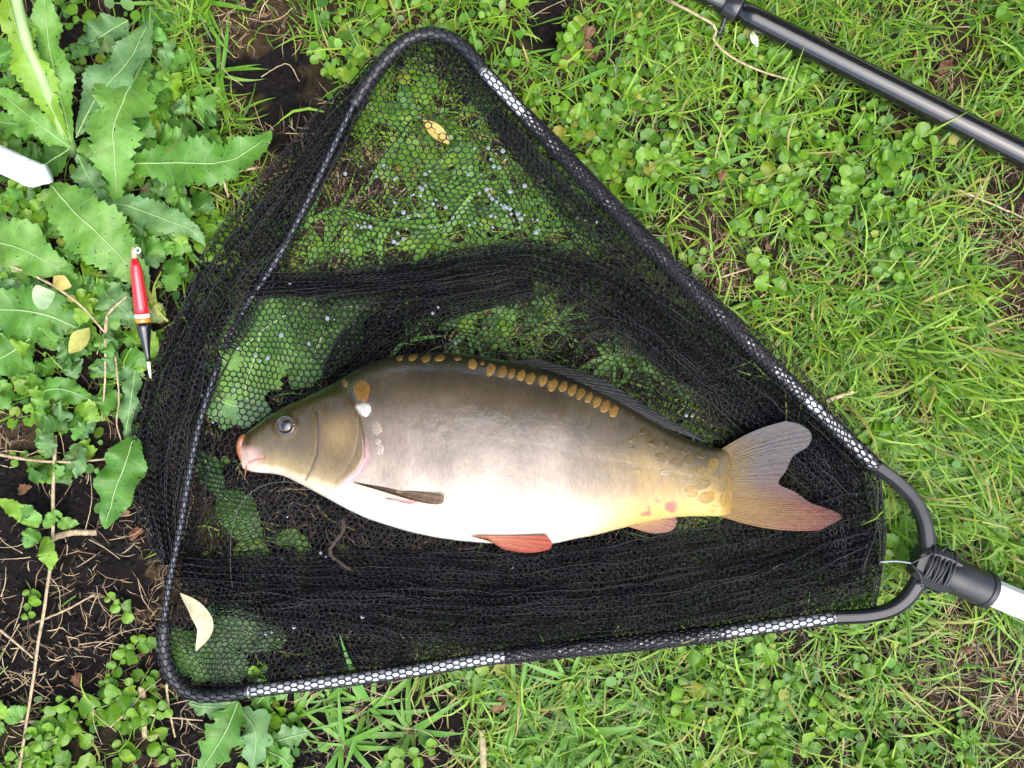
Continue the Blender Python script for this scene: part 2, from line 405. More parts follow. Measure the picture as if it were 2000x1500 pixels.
V = np.stack([vx + x[:, None], vy + y[:, None], V[..., 2] * .8 + ground_z(x, y)[:, None] + r0[:, None] * .2], -1).reshape(-1, 3)
F = (of[None] + (np.arange(n) * 6)[:, None, None]).reshape(-1, 3)
tag(ob('soil_crumbs', mesh_np('crumbs', V, F, M['clod'], False)), 'dark crumbly black soil bits loose on bare ground', 'soil', kind='stuff')

# outer lawn past the picture
n = 26000; px = rng.uniform(-2600, 4600, n); py = rng.uniform(-2400, 3900, n); k = ~((px > -260) & (px < 2260) & (py > -260) & (py < 1760)); px, py = px[k], py[k]; n = len(px)
V, F, C = ribbons(px, py, rng.uniform(0, 6.28, n), rng.uniform(.04, .09, n), rng.uniform(.003, .006, n), rng.uniform(.3, 1.1, n), rng.uniform(.1, .4, n),
                  pick([(.10, .25, .025), (.15, .31, .03), (.30, .22, .1)], n, [5, 4, 2], 8), np.full(n, .8), seg=3)
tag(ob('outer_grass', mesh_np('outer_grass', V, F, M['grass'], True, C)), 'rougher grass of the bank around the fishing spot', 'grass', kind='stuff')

# ------------------------------------------------------------------ trees of the bank (seen in the wet reflections)
bark = simple('tree_bark', (.07, .055, .04), .85, vary=.5, nscale=20, bumpd=.01)
tleaf = leaf_mat('tree_leaf', None, .3, .45)
def tree_meshes(seed):
    r = np.random.default_rng(seed); Hh = 8.5; parts = []
    q = spline([(0, 0, -.1), (.05, .03, 1.5), (-.08, .1, 3.5), (.1, 0, 6.0), (0, .1, 8.0)], 20); Vt, Ft = sweep(q, np.linspace(.22, .03, 20), 10, False); Vs, Fs, off = [Vt], [Ft], len(Vt)
    for k in range(16):
        h = r.uniform(1.4, 7.0); a = r.uniform(0, 6.28); L = r.uniform(1.2, 2.4) * (1.15 - h / 12); p0 = np.array([0, 0, h])
        q = spline([p0, p0 + [math.cos(a) * L * .5, math.sin(a) * L * .5, .35], p0 + [math.cos(a) * L, math.sin(a) * L, .5 + .4 * r.random()]], 8)
        v, f = sweep(q, np.linspace(.07, .012, 8), 6, False); Vs.append(v); Fs.append(f + off); off += len(v)
    n = 15000; cl = r.normal(0, 1, (170, 3)); cl /= np.linalg.norm(cl, axis=1)[:, None]; cl *= r.uniform(.45, 1, (170, 1)) ** .5; cl = cl * [2.2, 2.2, 3.7] + [0, 0, 4.9]
    c = cl[r.integers(0, 170, n)] + r.normal(0, .36, (n, 3)); u = r.normal(0, 1, (n, 3)); u /= np.linalg.norm(u, axis=1)[:, None]; w = np.cross(u, r.normal(0, 1, (n, 3))); w /= np.linalg.norm(w, axis=1)[:, None]
    l = r.uniform(.07, .13, (n, 1)); V = np.stack([c - u * l, c + w * l * .55, c + u * l, c - w * l * .55], 1).reshape(-1, 3); F = np.arange(n * 4).reshape(-1, 4)
    colr = np.repeat(np.array([.045, .11, .018])[None] * r.uniform(.6, 1.4, (n, 1)), 4, 0)
    return mesh_np('trunk', np.concatenate(Vs), np.concatenate(Fs), bark), mesh_np('crown', V, F, tleaf, False, colr)
tm, cm = tree_meshes(5)
for q, (tx, ty, sc, rz) in enumerate([(-6.6, 6.0, 1.0, 0), (-3.3, 4.5, .98, 1.3), (-.3, 3.8, .98, 2.9), (2.8, 4.4, 1.0, 4.0), (6.2, 5.6, 1.05, 5.1)]):
    t_ = empty('broadleaf_tree', (tx, ty, 0), 'dark leafy tree standing behind the fishing spot', 'tree', 'trees of the bank'); t_.rotation_euler = (0, 0, rz); t_.scale = (sc, sc, sc); ob('trunk', tm, t_); ob('crown', cm, t_)

# ------------------------------------------------------------------ small leaves
def round_leaf(name, mat, lobes=0, notch=.35, cup=.15, nseg=18, tilt=0):
    """unit leaf: base at origin, blade along +x, about 1 long"""
    V = [(0.12, 0, 0)]; rings = 3
    for r in range(1, rings + 1):
        for q in range(nseg):
            a = -math.pi + 2 * math.pi * q / nseg
            rad = .5 * r / rings
            if r == rings and lobes: rad *= 1 + .07 * math.cos(a * lobes)
            cx = .5; x = cx + rad * math.cos(a) * 1.02; y = rad * math.sin(a) * .98
            d = abs(abs(a) - math.pi)
            if d < .5: x += notch * (r / rings) * (1 - d / .5) * .55
            z = cup * ((y * 1.6) ** 2) + .05 * math.sin(5 * a) * (r / rings) ** 2 * .6 - .10 * (x - .4) ** 2
            V.append((x, y, z))
    F = []
    for q in range(nseg):
        F.append((0, 1 + q, 1 + (q + 1) % nseg))
        for r in range(rings - 1):
            b = 1 + r * nseg; F.append((b + q, b + nseg + q, b + nseg + (q + 1) % nseg, b + (q + 1) % nseg))
    # seat the hub in the middle of the blade
    V[0] = (.5, 0, -.002)
    return mesh_py(name, V, F, mat)
LEAF = [round_leaf('round_leaf_flat', M['round'], 0, .25, .25), round_leaf('round_leaf_cupped', M['round'], 0, .3, .7), round_leaf('scalloped_leaf', M['round'], 9, .55, .3), round_leaf('round_leaf_bent', M['round'], 0, .2, -.35)]
LOBED = round_leaf('scalloped_leaf_wide', M['round'], 7, .6, .35, 28)

def sprig_proto(kind, seed):
    r = random.Random(seed); root = bpy.data.objects.new('creeping_weed', None); col.objects.link(root); root.empty_display_size = .01
    n = r.randint(3, 4); pts = []; a = r.uniform(-.3, .3); x = y = 0; z = .003
    for q in range(n + 1):
        pts.append((x, y, z)); st = r.uniform(.011, .016); x += math.cos(a) * st; y += math.sin(a) * st; a += r.uniform(-.5, .5); z = .004 + .004 * r.random() + .0012 * q
    ob('stem', tube_mesh('stem', spline(pts, 12), .0007, M['stem'], 5), root)
    for q, (x, y, z) in enumerate(pts[1:]):
        for s in (-1, 1):
            l = ob('leaf', r.choice(LEAF[:2] + [LEAF[3]]) if kind == 0 else r.choice([LEAF[2], LOBED]), root)
            sc = r.choice([r.uniform(.007, .011), r.uniform(.010, .0175), r.uniform(.010, .0175)]) * (1.12 if kind else 1); sc *= (.72 if q == n - 1 else 1)
            l.location = (x, y, z + .003 * r.random() + .0018 * q)
            l.rotation_euler = (r.uniform(-.35, .35), r.uniform(-.55, .1), a + s * r.uniform(.8, 1.9)); l.scale = (sc, sc, sc)
    return root
PROTO = [sprig_proto(0, s) for s in range(6)] + [sprig_proto(1, 50 + s) for s in range(3)]
used = set()
def put_sprig(pi, px, py, rot, sc, label, group, zs=1.0):
    src = PROTO[pi]
    if pi in used:
        root = src.copy(); col.objects.link(root)
        for ch in src.children:
            c = ch.copy(); col.objects.link(c); c.parent = root
    else: root = src; used.add(pi)
    p = P(px, py); p.z = gz(px, py) + .001; root.location = p; root.rotation_euler = (0, 0, rot); root.scale = (sc, sc, sc * zs)
    tag(root, label, 'weed', group)
    return root

ROD_A, ROD_B = (1426, 12), (2000, 303)
def rod_dist(px, py):
    dx, dy = ROD_B[0] - ROD_A[0], ROD_B[1] - ROD_A[1]; L = math.hypot(dx, dy); return (-(px - ROD_A[0]) * dy + (py - ROD_A[1]) * dx) / L
rs = random.Random(5); placed = []
sprig_cells = []
for cy in range(-1, 16):
    for cx in range(-1, 21):
        t = cell(cx * 100 + 50, cy * 100 + 50); k = {'J': 4.3, 'M': 1.7, 'G': .5, 'L': 1.3, 'D': .2, 'S': .12}[t]
        if not (0 <= cx < 20 and 0 <= cy < 15): k *= .3
        for _ in range(int(k) + (rs.random() < k % 1)):
            sprig_cells.append((cx * 100 + rs.uniform(0, 100), cy * 100 + rs.uniform(0, 100), t))
LBL = {'J': ('bright green round-leaved creeping weed sprig in a dense weedy patch of lawn', 'creeping weeds in dense patches'),
       'M': ('round-leaved creeping weed sprig mixed with thin grass', 'creeping weeds among thin grass'),
       'G': ('lone round-leaved weed sprig in the thick green grass', 'lone weeds in thick grass'),
       'L': ('small round-leaved weed sprig beneath large toothed leaves', 'weeds beneath large toothed leaves'),
       'D': ('lone round-leaved weed sprig in dry brown thatch', 'weeds in dry thatch'),
       'S': ('lone round-leaved weed sprig on bare black soil', 'weeds on bare soil')}
rs.shuffle(sprig_cells)
cnt = 0
for (px, py, t) in sprig_cells:
    if inpoly([px], [py], FISHPOLY)[0] or (py < 320 and px > 1350 and abs(rod_dist(px, py)) < 42) or near_bare(np.array([px]), np.array([py]))[0]: continue
    if cnt >= 290: break
    net = inpoly([px], [py], NETPOLY)[0]
    lab = ('round-leaved weed sprig pressed flat under the black netting', 'weeds under the netting') if net else LBL[t]
    if t == 'J' and not net: lab = ('round-leaved creeping weed sprig by the rounded top corner of the net', 'weeds by the top corner') if px < 1010 and py < 300 else ('round-leaved creeping weed sprig in the patch between net and black rod', 'weeds between net and rod') if py < 600 else ('round-leaved creeping weed sprig in the patch below handle and silver tube', 'weeds below the handle') if px > 1000 else LBL['J']
    pi = rs.choice([0, 1, 2, 3, 4, 5, 0, 1, 2, 3, 6, 7, 8])
    put_sprig(pi, px, py, rs.uniform(0, 6.28), rs.uniform(.6, 1.15), lab[0], lab[1], .45 if net else 1); cnt += 1
# hand-set sprigs seen on the bare soil and by the net corner
for px, py, rot, sc in [(265, 1210, 1.9, .9), (275, 1255, -2.4, .8), (235, 1290, 1.2, 1.1), (215, 1340, -.6, 1.1), (170, 1400, .5, 1.3), (190, 1440, 2.5, 1.2), (230, 1420, -1.2, 1.1), (100, 1430, .7, 1), (60, 1470, 0, 1), (130, 1475, 2, 1.1)]:
    put_sprig(rs.choice([0, 1, 2, 3]), px, py, rot, sc, 'round-leaved creeping weed sprig on black soil beside the net corner', 'creeping weeds by the net corner')

# countless tiny leaves between the sprigs
px, py = scatter(11000, BOX, {'J': .55, 'M': .3, 'G': .12, 'L': .3, 'D': .06, 'S': .015}, 12)
k = ~near_bare(px, py) & (~inpoly(px, py, NETPOLY) | (rng.random(len(px)) < .35)); px, py = px[k], py[k]
n = len(px); nseg = 8; a = np.arange(nseg) * 2 * math.pi / nseg; net = inpoly(px, py, NETPOLY)
rad = rng.uniform(.0022, .0066, n); zc = ground_z((px - 1000) * S, (750 - py) * S) + rng.uniform(.002, .010, n) * np.where(net, .4, 1)
tx = rng.normal(0, .35, n); ty = rng.normal(0, .35, n)
lx = np.cos(a)[None] * rad[:, None] * rng.uniform(.75, 1.2, (n, 1)) * (1 + .1 * np.cos(3 * a + rng.uniform(0, 6, (n, 1)))); ly = np.sin(a)[None] * rad[:, None]
V = np.zeros((n, nseg + 1, 3)); x = (px - 1000) * S; y = (750 - py) * S
V[:, 0] = np.stack([x, y, zc - rad * .12], -1)
V[:, 1:, 0] = x[:, None] + lx; V[:, 1:, 1] = y[:, None] + ly; V[:, 1:, 2] = zc[:, None] + lx * tx[:, None] + ly * ty[:, None]
F = np.stack([np.zeros(nseg, int), 1 + np.arange(nseg), 1 + (np.arange(nseg) + 1) % nseg], -1)
F = (F[None] + (np.arange(n) * (nseg + 1))[:, None, None]).reshape(-1, 3)
cc = pick([(.08, .215, .02), (.125, .30, .026), (.07, .18, .03), (.17, .32, .04)], n, [4, 4, 3, 1], 15)
tag(ob('ground_cover', mesh_np('ground_cover', V.reshape(-1, 3), F, M['grass'], True, np.repeat(cc, nseg + 1, 0))), 'tiny green seedling leaves scattered thinly through the lawn', 'ground cover', kind='stuff')

# ------------------------------------------------------------------ big toothed leaves
def prof_sow(t):   # width along a sow-thistle leaf: narrow winged base, widest past the middle, blunt tip
    return (0.30 + 0.70 * np.sin(np.clip(t, 0, 1) * math.pi * .62) ** 1.2) * np.sqrt(np.clip(1 - t, 0, 1)) ** .9 * 1.25
def prof_oval(t): return np.sin(np.clip(t, 0.001, 1) ** .8 * math.pi) ** .75
def prof_lance(t): return np.sin(np.clip(t, 0.001, 1) * math.pi) ** .9
def big_leaf(root, pts, width, colr, prof=prof_sow, teeth=.14, nt_=15, curl=.12, wavy=.008, seed=0, rib=True, lobe=0.0, label=None):
    """pts: (px,py,height m) along the midrib; width in photo pixels (full)"""
    r = np.random.default_rng(seed + 1000); n = 64; q = spline(pts, n)
    C = np.array([P(a, b, c) for a, b, c in q]); T = np.gradient(C, axis=0); T /= np.linalg.norm(T, axis=1)[:, None]
    side = np.cross(T, [0, 0, 1.0]); side /= np.linalg.norm(side, axis=1)[:, None]
    t = np.linspace(0, 1, n); W = width * S * .5 * prof(t); m = 5
    rows = []; uv = []
    v = np.linspace(-1, 1, 2 * m + 1)
    ph = r.uniform(0, 1, 2)
    Vv = np.zeros((n, 2 * m + 1, 3))
    for sgn_i, vv in enumerate(v):
        s = 0 if vv < 0 else 1
        saw = 1 - ((t * nt_ + ph[s] + .15 * np.sin(t * 40 + s)) % 1.0)          # hooked teeth
        lob = np.sin((t * 4.2 + ph[s]) * 2 * math.pi) * lobe
        edge = W * (1 + teeth * (saw - .5) * 1.6 * (abs(vv) > .99) + lob * abs(vv) ** 2 + .10 * (vnoise(t * 7 + s * 50, t * 0 + seed, 3) - .5) * 2)
        off = vv * edge
        z = curl * abs(vv) ** 1.5 * W + wavy * abs(vv) ** 2 * np.sin(t * 17 + ph[s] * 6 + s * 2) * (np.sin(t * math.pi)) - .0016 * (1 - abs(vv)) * 0
        Vv[:, sgn_i] = C + side * off[:, None]; Vv[:, sgn_i, 2] += z
    uvv = np.stack(np.meshgrid(t, v, indexing='ij'), -1).reshape(-1, 2)
    k = 2 * m + 1; i, j = np.meshgrid(np.arange(n - 1), np.arange(k - 1), indexing='ij')
    F = np.stack([i * k + j, i * k + j + 1, (i + 1) * k + j + 1, (i + 1) * k + j], -1).reshape(-1, 4)
    Vf = Vv.reshape(-1, 3); Vf[:, 2] += (fbm(Vf[:, 0] * 70, Vf[:, 1] * 70, seed + 3, 2) - .5) * .005 * min(1, wavy / .006); Vf[:, 2] = np.maximum(Vf[:, 2], ground_z(Vf[:, 0], Vf[:, 1]) + .001)
    var = .78 + .5 * fbm(Vf[:, 0] * 45, Vf[:, 1] * 45, seed, 3)
    cc = np.array(colr)[None] * var[:, None]
    hue = fbm(Vf[:, 0] * 25, Vf[:, 1] * 25, seed + 9, 2)[:, None]
    cc = cc * (1 - .35 * hue) + .35 * hue * np.array([colr[0] * 1.5, colr[1] * 1.1, colr[2] * .5])
    lf = child('leaf', mesh_np('broad_leaf', Vf, F, M['bigleaf'], True, cc, uvv), root)
    if rib:
        e = int(n * .93); Cr = Vf.reshape(n, k, 3)[:e, m].copy(); Cr[:, 2] += .0006
        rb = ob('midrib', tube_mesh('midrib', Cr[::2], np.linspace(max(.0008, width * S * .020), .0004, e)[::2], M['midrib'], 6, flat=.7), lf)
    return lf
BG = (.09, .25, .036); LG = (.13, .31, .055); BLG = (.125, .27, .105); DG = (.05, .15, .018); YG = (.18, .35, .03)

sow = empty('sow_thistle', P(140, 292), 'large toothed-leaf sow thistle rosette beside a white tube', 'weed')
sow.location.z = gz(140, 292)
spec = [
 ([(135, 290, .03), (60, 330, .012), (-40, 300, .008)], 90, DG, prof_oval, 0), 
 ([(150, 300, .02), (175, 350, .018), (212, 405, .012)], 62, BLG, prof_lance, 0),
 ([(250, 40, .012), (200, 70, .02), (150, 100, .012)], 80, BLG, prof_oval, 0),
 ([(150, 270, .03), (190, 190, .04), (250, 120, .03), (300, 30, .012)], 88, BLG, prof_lance, 1),
 ([(285, 110, .01), (245, 190, .04), (222, 250, .045), (226, 330, .035), (230, 402, .02)], 118, LG, prof_oval, 1),
 ([(250, 320, .022), (340, 318, .03), (440, 316, .03), (500, 285, .028), (532, 255, .02)], 100, BG, prof_oval, 1),
 ([(100, 360, .03), (140, 408, .045), (190, 455, .045), (240, 505, .035), (292, 565, .018)], 125, LG, prof_oval, 1),
 ([(140, 290, .03), (80, 245, .05), (-20, 165, .05)], 58, LG, prof_lance, 1),
 ([(140, 285, .03), (70, 250, .04), (-30, 235, .03)], 60, BG, prof_lance, 1),
 ([(142, 282, .03), (118, 190, .07), (95, 90, .09), (85, -40, .10)], 72, LG, prof_lance, 1),
 ([(138, 282, .03), (95, 200, .075), (45, 90, .10), (0, -50, .11)], 70, YG, prof_lance, 1),
 ([(175, 398, .012), (240, 400, .026), (320, 428, .03), (375, 450, .028), (402, 482, .018)], 62, BLG, prof_lance, 1),
]
for q, (pts, w, c, pf, rib) in enumerate(spec):
    big_leaf(sow, pts, w * .84, c, pf, teeth=.22 if q % 3 else .15, nt_=17 + 3 * (q % 4), seed=q, rib=True, lobe=(.16, .06, .10, .03)[q % 4])
Cst = np.array([P(a, b, c) for a, b, c in spline([(142, 298, .005), (120, 245, .045), (90, 170, .08), (50, 70, .105), (20, -60, .12)], 20)])
child('stem', tube_mesh('stem', Cst, np.linspace(.0066, .0045, 20), M['midrib'], 10), sow)

sow2 = empty('sow_thistle', P(60, 620), 'broad pale green weed growing beside the red float', 'weed'); sow2.location.z = gz(60, 620)
for q, (pts, w, c) in enumerate([
 ([(-60, 462, .02), (30, 482, .03), (80, 505, .028), (140, 535, .015)], 95, LG), ([(150, 640, .01), (90, 615, .02), (20, 605, .024), (-60, 610, .02)], 105, BG),
 ([(60, 660, .012), (20, 690, .02), (-40, 720, .018)], 90, BG), ([(-20, 540, .01), (40, 545, .012), (80, 560, .01)], 80, BLG),
 ([(190, 560, .01), (225, 590, .02), (262, 625, .014)], 62, BLG), ([(60, 770, .008), (120, 760, .02), (200, 792, .012)], 46, BG),
 ([(70, 705, .008), (65, 735, .018), (55, 775, .012)], 34, LG), ([(265, 720, .012), (255, 790, .018), (245, 865, .01)], 36, BLG)]):
    big_leaf(sow2, pts, w, c, prof_oval, seed=30 + q, teeth=.12, lobe=.07)
w3 = empty('dock_seedling', P(240, 880), 'single long green leaf hanging over black soil by the net', 'weed'); w3.location.z = gz(240, 880)
big_leaf(w3, [(262, 850, .02), (245, 905, .03), (222, 970, .028), (204, 1034, .014)], 78, (.075, .22, .03), prof_oval, seed=41, teeth=.06, nt_=22)

# smaller toothed leaves filling the weed bed
fill = random.Random(21)
for q, (cx, cy) in enumerate([(60, 440), (150, 560), (190, 650), (110, 690), (210, 740), (30, 760), (330, 420), (330, 330), (330, 200), (40, 130), (240, 240), (300, 480), (330, 500), (170, 60), (20, 380), (20, 420), (110, 620), (220, 560), (50, 520), (160, 700), (70, 830), (140, 800), (230, 690), (300, 270), (390, 250), (120, 470), (260, 470), (20, 660), (180, 600), (370, 380), (90, 900), (290, 350), (200, 330), (40, 300), (320, 140), (270, 60), (130, 520), (40, 570), (250, 640), (150, 860), (10, 710), (210, 480), (420, 290), (360, 320)]):
    w = empty('toothed_weed', P(cx, cy), 'small toothed-leaf weed crowded among bigger leaves of the leaf bed', 'weed', 'small weeds crowding the leaf bed'); w.location.z = gz(cx, cy)
    for s in range(fill.randint(4, 6)):
        a = fill.uniform(0, 6.28); L = fill.uniform(38, 78); z = fill.uniform(.006, .022)
        big_leaf(w, [(cx + 6 * math.cos(a), cy + 6 * math.sin(a), .004), (cx + .55 * L * math.cos(a), cy + .55 * L * math.sin(a), z), (cx + L * math.cos(a + .2), cy + L * math.sin(a + .2), z * .7)],
                 fill.uniform(26, 50), fill.choice([BG, LG, BLG, DG, YG]), prof_oval, seed=100 + q * 7 + s, teeth=.16, nt_=9, lobe=.12, rib=False, wavy=.003)
# big leaves pressed under the netting
under = empty('flattened_weed', P(470, 700), 'big pale leaves pressed under netting beside the carp head', 'weed'); under.location.z = gz(470, 700)
for q, (pts, w, c) in enumerate([
 ([(600, 590, .007), (520, 640, .011), (450, 700, .011), (395, 730, .007)], 120, BG), ([(520, 600, .006), (500, 690, .012), (480, 760, .012), (500, 812, .008)], 150, LG),
 ([(640, 610, .005), (620, 680, .008), (570, 760, .006)], 110, (.09, .25, .03)), ([(740, 590, .004), (660, 600, .007), (560, 590, .006)], 80, DG),
 ([(400, 760, .006), (450, 790, .012), (530, 800, .008)], 90, BLG), ([(700, 620, .005), (650, 690, .008), (600, 720, .006)], 70, BG)]):
    big_leaf(under, pts, w, c, prof_oval, seed=60 + q, teeth=.10, lobe=.06, wavy=.002, curl=.03)
under2 = empty('flattened_weed', P(450, 1250), 'pale lobed leaves pressed under netting in the cord corner', 'weed'); under2.location.z = gz(450, 1250)
for q, (pts, w, c) in enumerate([([(400, 1195, .006), (450, 1215, .009), (540, 1268, .005)], 95, BLG), ([(335, 1230, .005), (370, 1280, .008), (440, 1330, .006)], 80, BG),
 ([(470, 1330, .004), (440, 1290, .008), (380, 1250, .006)], 80, BLG), ([(560, 1250, .004), (520, 1240, .006), (470, 1200, .004)], 60, DG)]):
    big_leaf(under2, pts, w, c, prof_oval, seed=75 + q, teeth=.18, lobe=.14, wavy=.002, curl=.03)
under3 = empty('flattened_weed', P(440, 960), 'dark green leaves pressed under netting beneath the carp chin', 'weed'); under3.location.z = gz(440, 960)
for q, (pts, w, c) in enumerate([([(395, 880, .005), (410, 920, .009), (435, 975, .006)], 50, (.05, .16, .02)), ([(430, 960, .004), (470, 1010, .008), (510, 1070, .005)], 75, (.08, .22, .02)),
 ([(540, 1060, .004), (570, 1050, .006), (610, 1075, .004)], 36, (.09, .26, .02)), ([(450, 1085, .004), (490, 1070, .006), (530, 1080, .004)], 36, YG)]):
    big_leaf(under3, pts, w, c, prof_oval, seed=85 + q, teeth=.08, wavy=.002, curl=.03)
for q, (x0, y0) in enumerate([(700, 480), (820, 470), (900, 300), (1040, 300), (960, 420), (1120, 380), (790, 210), (980, 620), (900, 620), (1060, 600)]):
    u_ = empty('flattened_weed', P(x0, y0), 'small oval-leaved weed squashed under the netting between flattened grass', 'weed', 'squashed weeds under the netting'); u_.location.z = gz(x0, y0)
    for w_ in range(4):
        a_ = q * 1.3 + w_ * 1.6; L_ = 34 + 9 * ((q + w_) % 3)
        big_leaf(u_, [(x0, y0, .004), (x0 + .5 * L_ * math.cos(a_), y0 + .5 * L_ * math.sin(a_), .008), (x0 + L_ * math.cos(a_), y0 + L_ * math.sin(a_), .005)], 24 + 4 * (w_ % 3), [BG, LG, YG, DG][(q + w_) % 4], prof_oval, seed=400 + q * 5 + w_, teeth=.06, nt_=8, rib=False, wavy=.001, curl=.03)
# ragged lobed weed at the lower net edge
grd = empty('lobed_weed', P(500, 1390), 'ragged lobed weed growing from soil beside the silver tube', 'weed'); grd.location.z = gz(500, 1390)
for q, (pts, w, c) in enumerate([([(465, 1370, .01), (440, 1430, .02), (390, 1510, .016)], 70, BG), ([(470, 1385, .01), (500, 1430, .025), (492, 1505, .016)], 62, BLG), ([(500, 1375, .01), (530, 1350, .02), (560, 1365, .01)], 46, BG),
 ([(530, 1450, .01), (565, 1440, .02), (605, 1430, .012)], 42, BLG), ([(520, 1465, .01), (550, 1480, .02), (570, 1500, .012)], 44, BG), ([(460, 1380, .01), (400, 1380, .012), (368, 1372, .01)], 40, BLG)]):
    big_leaf(grd, pts, w, c, prof_oval, seed=95 + q, teeth=.12, nt_=9, lobe=.22, wavy=.003)
# seedling on the bare soil
sd = empty('seedling', P(80, 1020), 'bright green seedling with toothed oval leaves alone on black soil', 'weed'); sd.location.z = gz(80, 1020)
for q, (pts, w, c) in enumerate([([(75, 1030, .015), (40, 1000, .025), (-10, 975, .02)], 34, YG), ([(75, 1025, .02), (60, 1010, .03), (40, 985, .025)], 34, LG), ([(78, 1040, .015), (60, 1050, .025), (48, 1070, .02)], 36, LG), ([(85, 1050, .015), (92, 1080, .03), (100, 1114, .02)], 40, YG),
 ([(85, 1030, .012), (110, 1005, .02), (120, 1012, .016)], 26, LG), ([(112, 1028, .008), (130, 1022, .012), (155, 1022, .01)], 24, LG)]):
    big_leaf(sd, pts, w, c, prof_oval, seed=110 + q, teeth=.14, nt_=8, rib=False, wavy=.002)
sd2 = empty('seedling', P(10, 1205), 'small light green leaf cluster by the long straw on soil', 'weed'); sd2.location.z = gz(10, 1400)
sd2.location = P(15, 1400); 
for q, (pts, w, c) in enumerate([([(10, 1410, .008), (30, 1395, .015), (55, 1385, .01)], 34, LG), ([(10, 1405, .008), (0, 1385, .015), (-20, 1370, .01)], 30, YG), ([(8, 1412, .008), (-10, 1425, .012), (-30, 1430, .01)], 30, LG)]):
    big_leaf(sd2, pts, w, c, prof_oval, seed=120 + q, teeth=.14, nt_=8, rib=False, wavy=.002)

# ------------------------------------------------------------------ grass tufts with single blades
def blade_mesh(k):
    r = random.Random(300 + k); n = 9; V = []; F = []; e = r.uniform(.35, .8); x = z = 0; bend = r.uniform(-.12, .12); y = 0; h = 0
    for q in range(n):
        t = q / (n - 1); w = .5 * (.55 + .6 * math.sin(math.pi * min(1, t * .9 + .1))) * (1 - t ** 2.5 * .96)
        V += [(x, y - w * .055, z + w * .018), (x, y, z), (x, y + w * .055, z + w * .018)]
        x += math.cos(e) / n * math.cos(h); y += math.sin(h) * math.cos(e) / n; z += math.sin(e) / n; e -= r.uniform(.08, .2); h += bend
    for q in range(n - 1):
        b = 3 * q; F += [(b, b + 1, b + 4, b + 3), (b + 1, b + 2, b + 5, b + 4)]
    return mesh_py('blade', V, F, M['blade'])
BL = [blade_mesh(k) for k in range(7)]
rt = random.Random(9)
def tuft(px, py, n, L, label, group, spread=(0, 6.283), zs=.6, wide=1.0):
    root = empty('grass_tuft', P(px, py), label, 'grass tuft', group); root.location.z = gz(px, py) + (.006 if zs < .2 else -.001)
    for q in range(n):
        b = ob('blade', rt.choice(BL), root); l = L * S * rt.uniform(.6, 1.2); w = l * rt.uniform(.8, 1.3) * wide
        b.scale = (l, max(w, .045) if wide >= 1 else w, l * zs); b.rotation_euler = (rt.uniform(-.2, .2), 0, rt.uniform(*spread)); b.location = (rt.uniform(-.004, .004), rt.uniform(-.004, .004), 0)
lowt = 'broad-bladed grass tuft growing along the silver tube edge of the net'
for px, py, n, L in [(720, 1385, 13, 150), (800, 1430, 12, 130), (670, 1455, 11, 120), (905, 1330, 8, 100), (1110, 1420, 14, 170), (1010, 1370, 10, 130), (1200, 1440, 12, 140), (960, 1490, 10, 120), (575, 1400, 9, 110), (1110, 1330, 9, 110), (1290, 1400, 10, 120), (1060, 1490, 11, 130), (640, 1370, 7, 90)]:
    tuft(px, py, n + 5, L * 1.15, lowt, 'broad grass tufts along the silver tube', zs=.75, wide=1.15)
for px, py, n, L in [(425, 140, 14, 170), (350, 60, 12, 150), (335, 200, 10, 150), (400, 10, 10, 130), (320, 10, 8, 130), (355, 280, 9, 110), (300, 420, 8, 120), (350, 470, 8, 110), (410, 430, 7, 90)]:
    tuft(px, py, n, L, 'long-bladed grass tuft between the toothed leaves and black bare soil', 'grass tufts by the toothed leaves')
for px, py, n, L in [(1550, 640, 9, 110), (1620, 560, 8, 100), (1640, 480, 7, 100), (1500, 700, 8, 90), (1800, 620, 9, 130), (1860, 560, 8, 140), (1320, 60, 9, 120), (1240, 20, 9, 120), (1030, 100, 5, 120), (1190, 230, 5, 150), (1215, 130, 5, 160), (1130, 90, 5, 110), (1560, 1330, 7, 110), (1330, 1470, 9, 110), (1460, 1280, 7, 100), (1740, 1240, 6, 90), (1900, 760, 9, 130), (1960, 900, 9, 130), (1350, 180, 7, 110), (1400, 330, 5, 120), (1300, 330, 6, 110)]:
    tuft(px, py, n, L, 'longer grass tuft standing above the short lawn', 'taller tufts in the lawn')
for px, py in [(1790, 985), (1795, 1010), (1798, 1040), (1795, 1065), (1790, 1085), (1775, 1110), (1765, 1140), (1770, 965)]:
    tuft(px, py, 11, 85, 'grass tuft combed flat inside the black yoke of the net', 'grass inside the yoke', (2.75, 3.6), .25, .8)
for px, py in [(1880, 960), (1900, 1000), (1860, 940), (1940, 1010), (1850, 900), (1910, 930), (1960, 970), (1800, 880), (1760, 850), (1850, 1020), (1980, 1060)]:
    tuft(px, py, 13, 150, 'dense grass tuft swept one way outside the black yoke', 'swept grass outside the yoke', (2.0, 3.0), .3, .8)
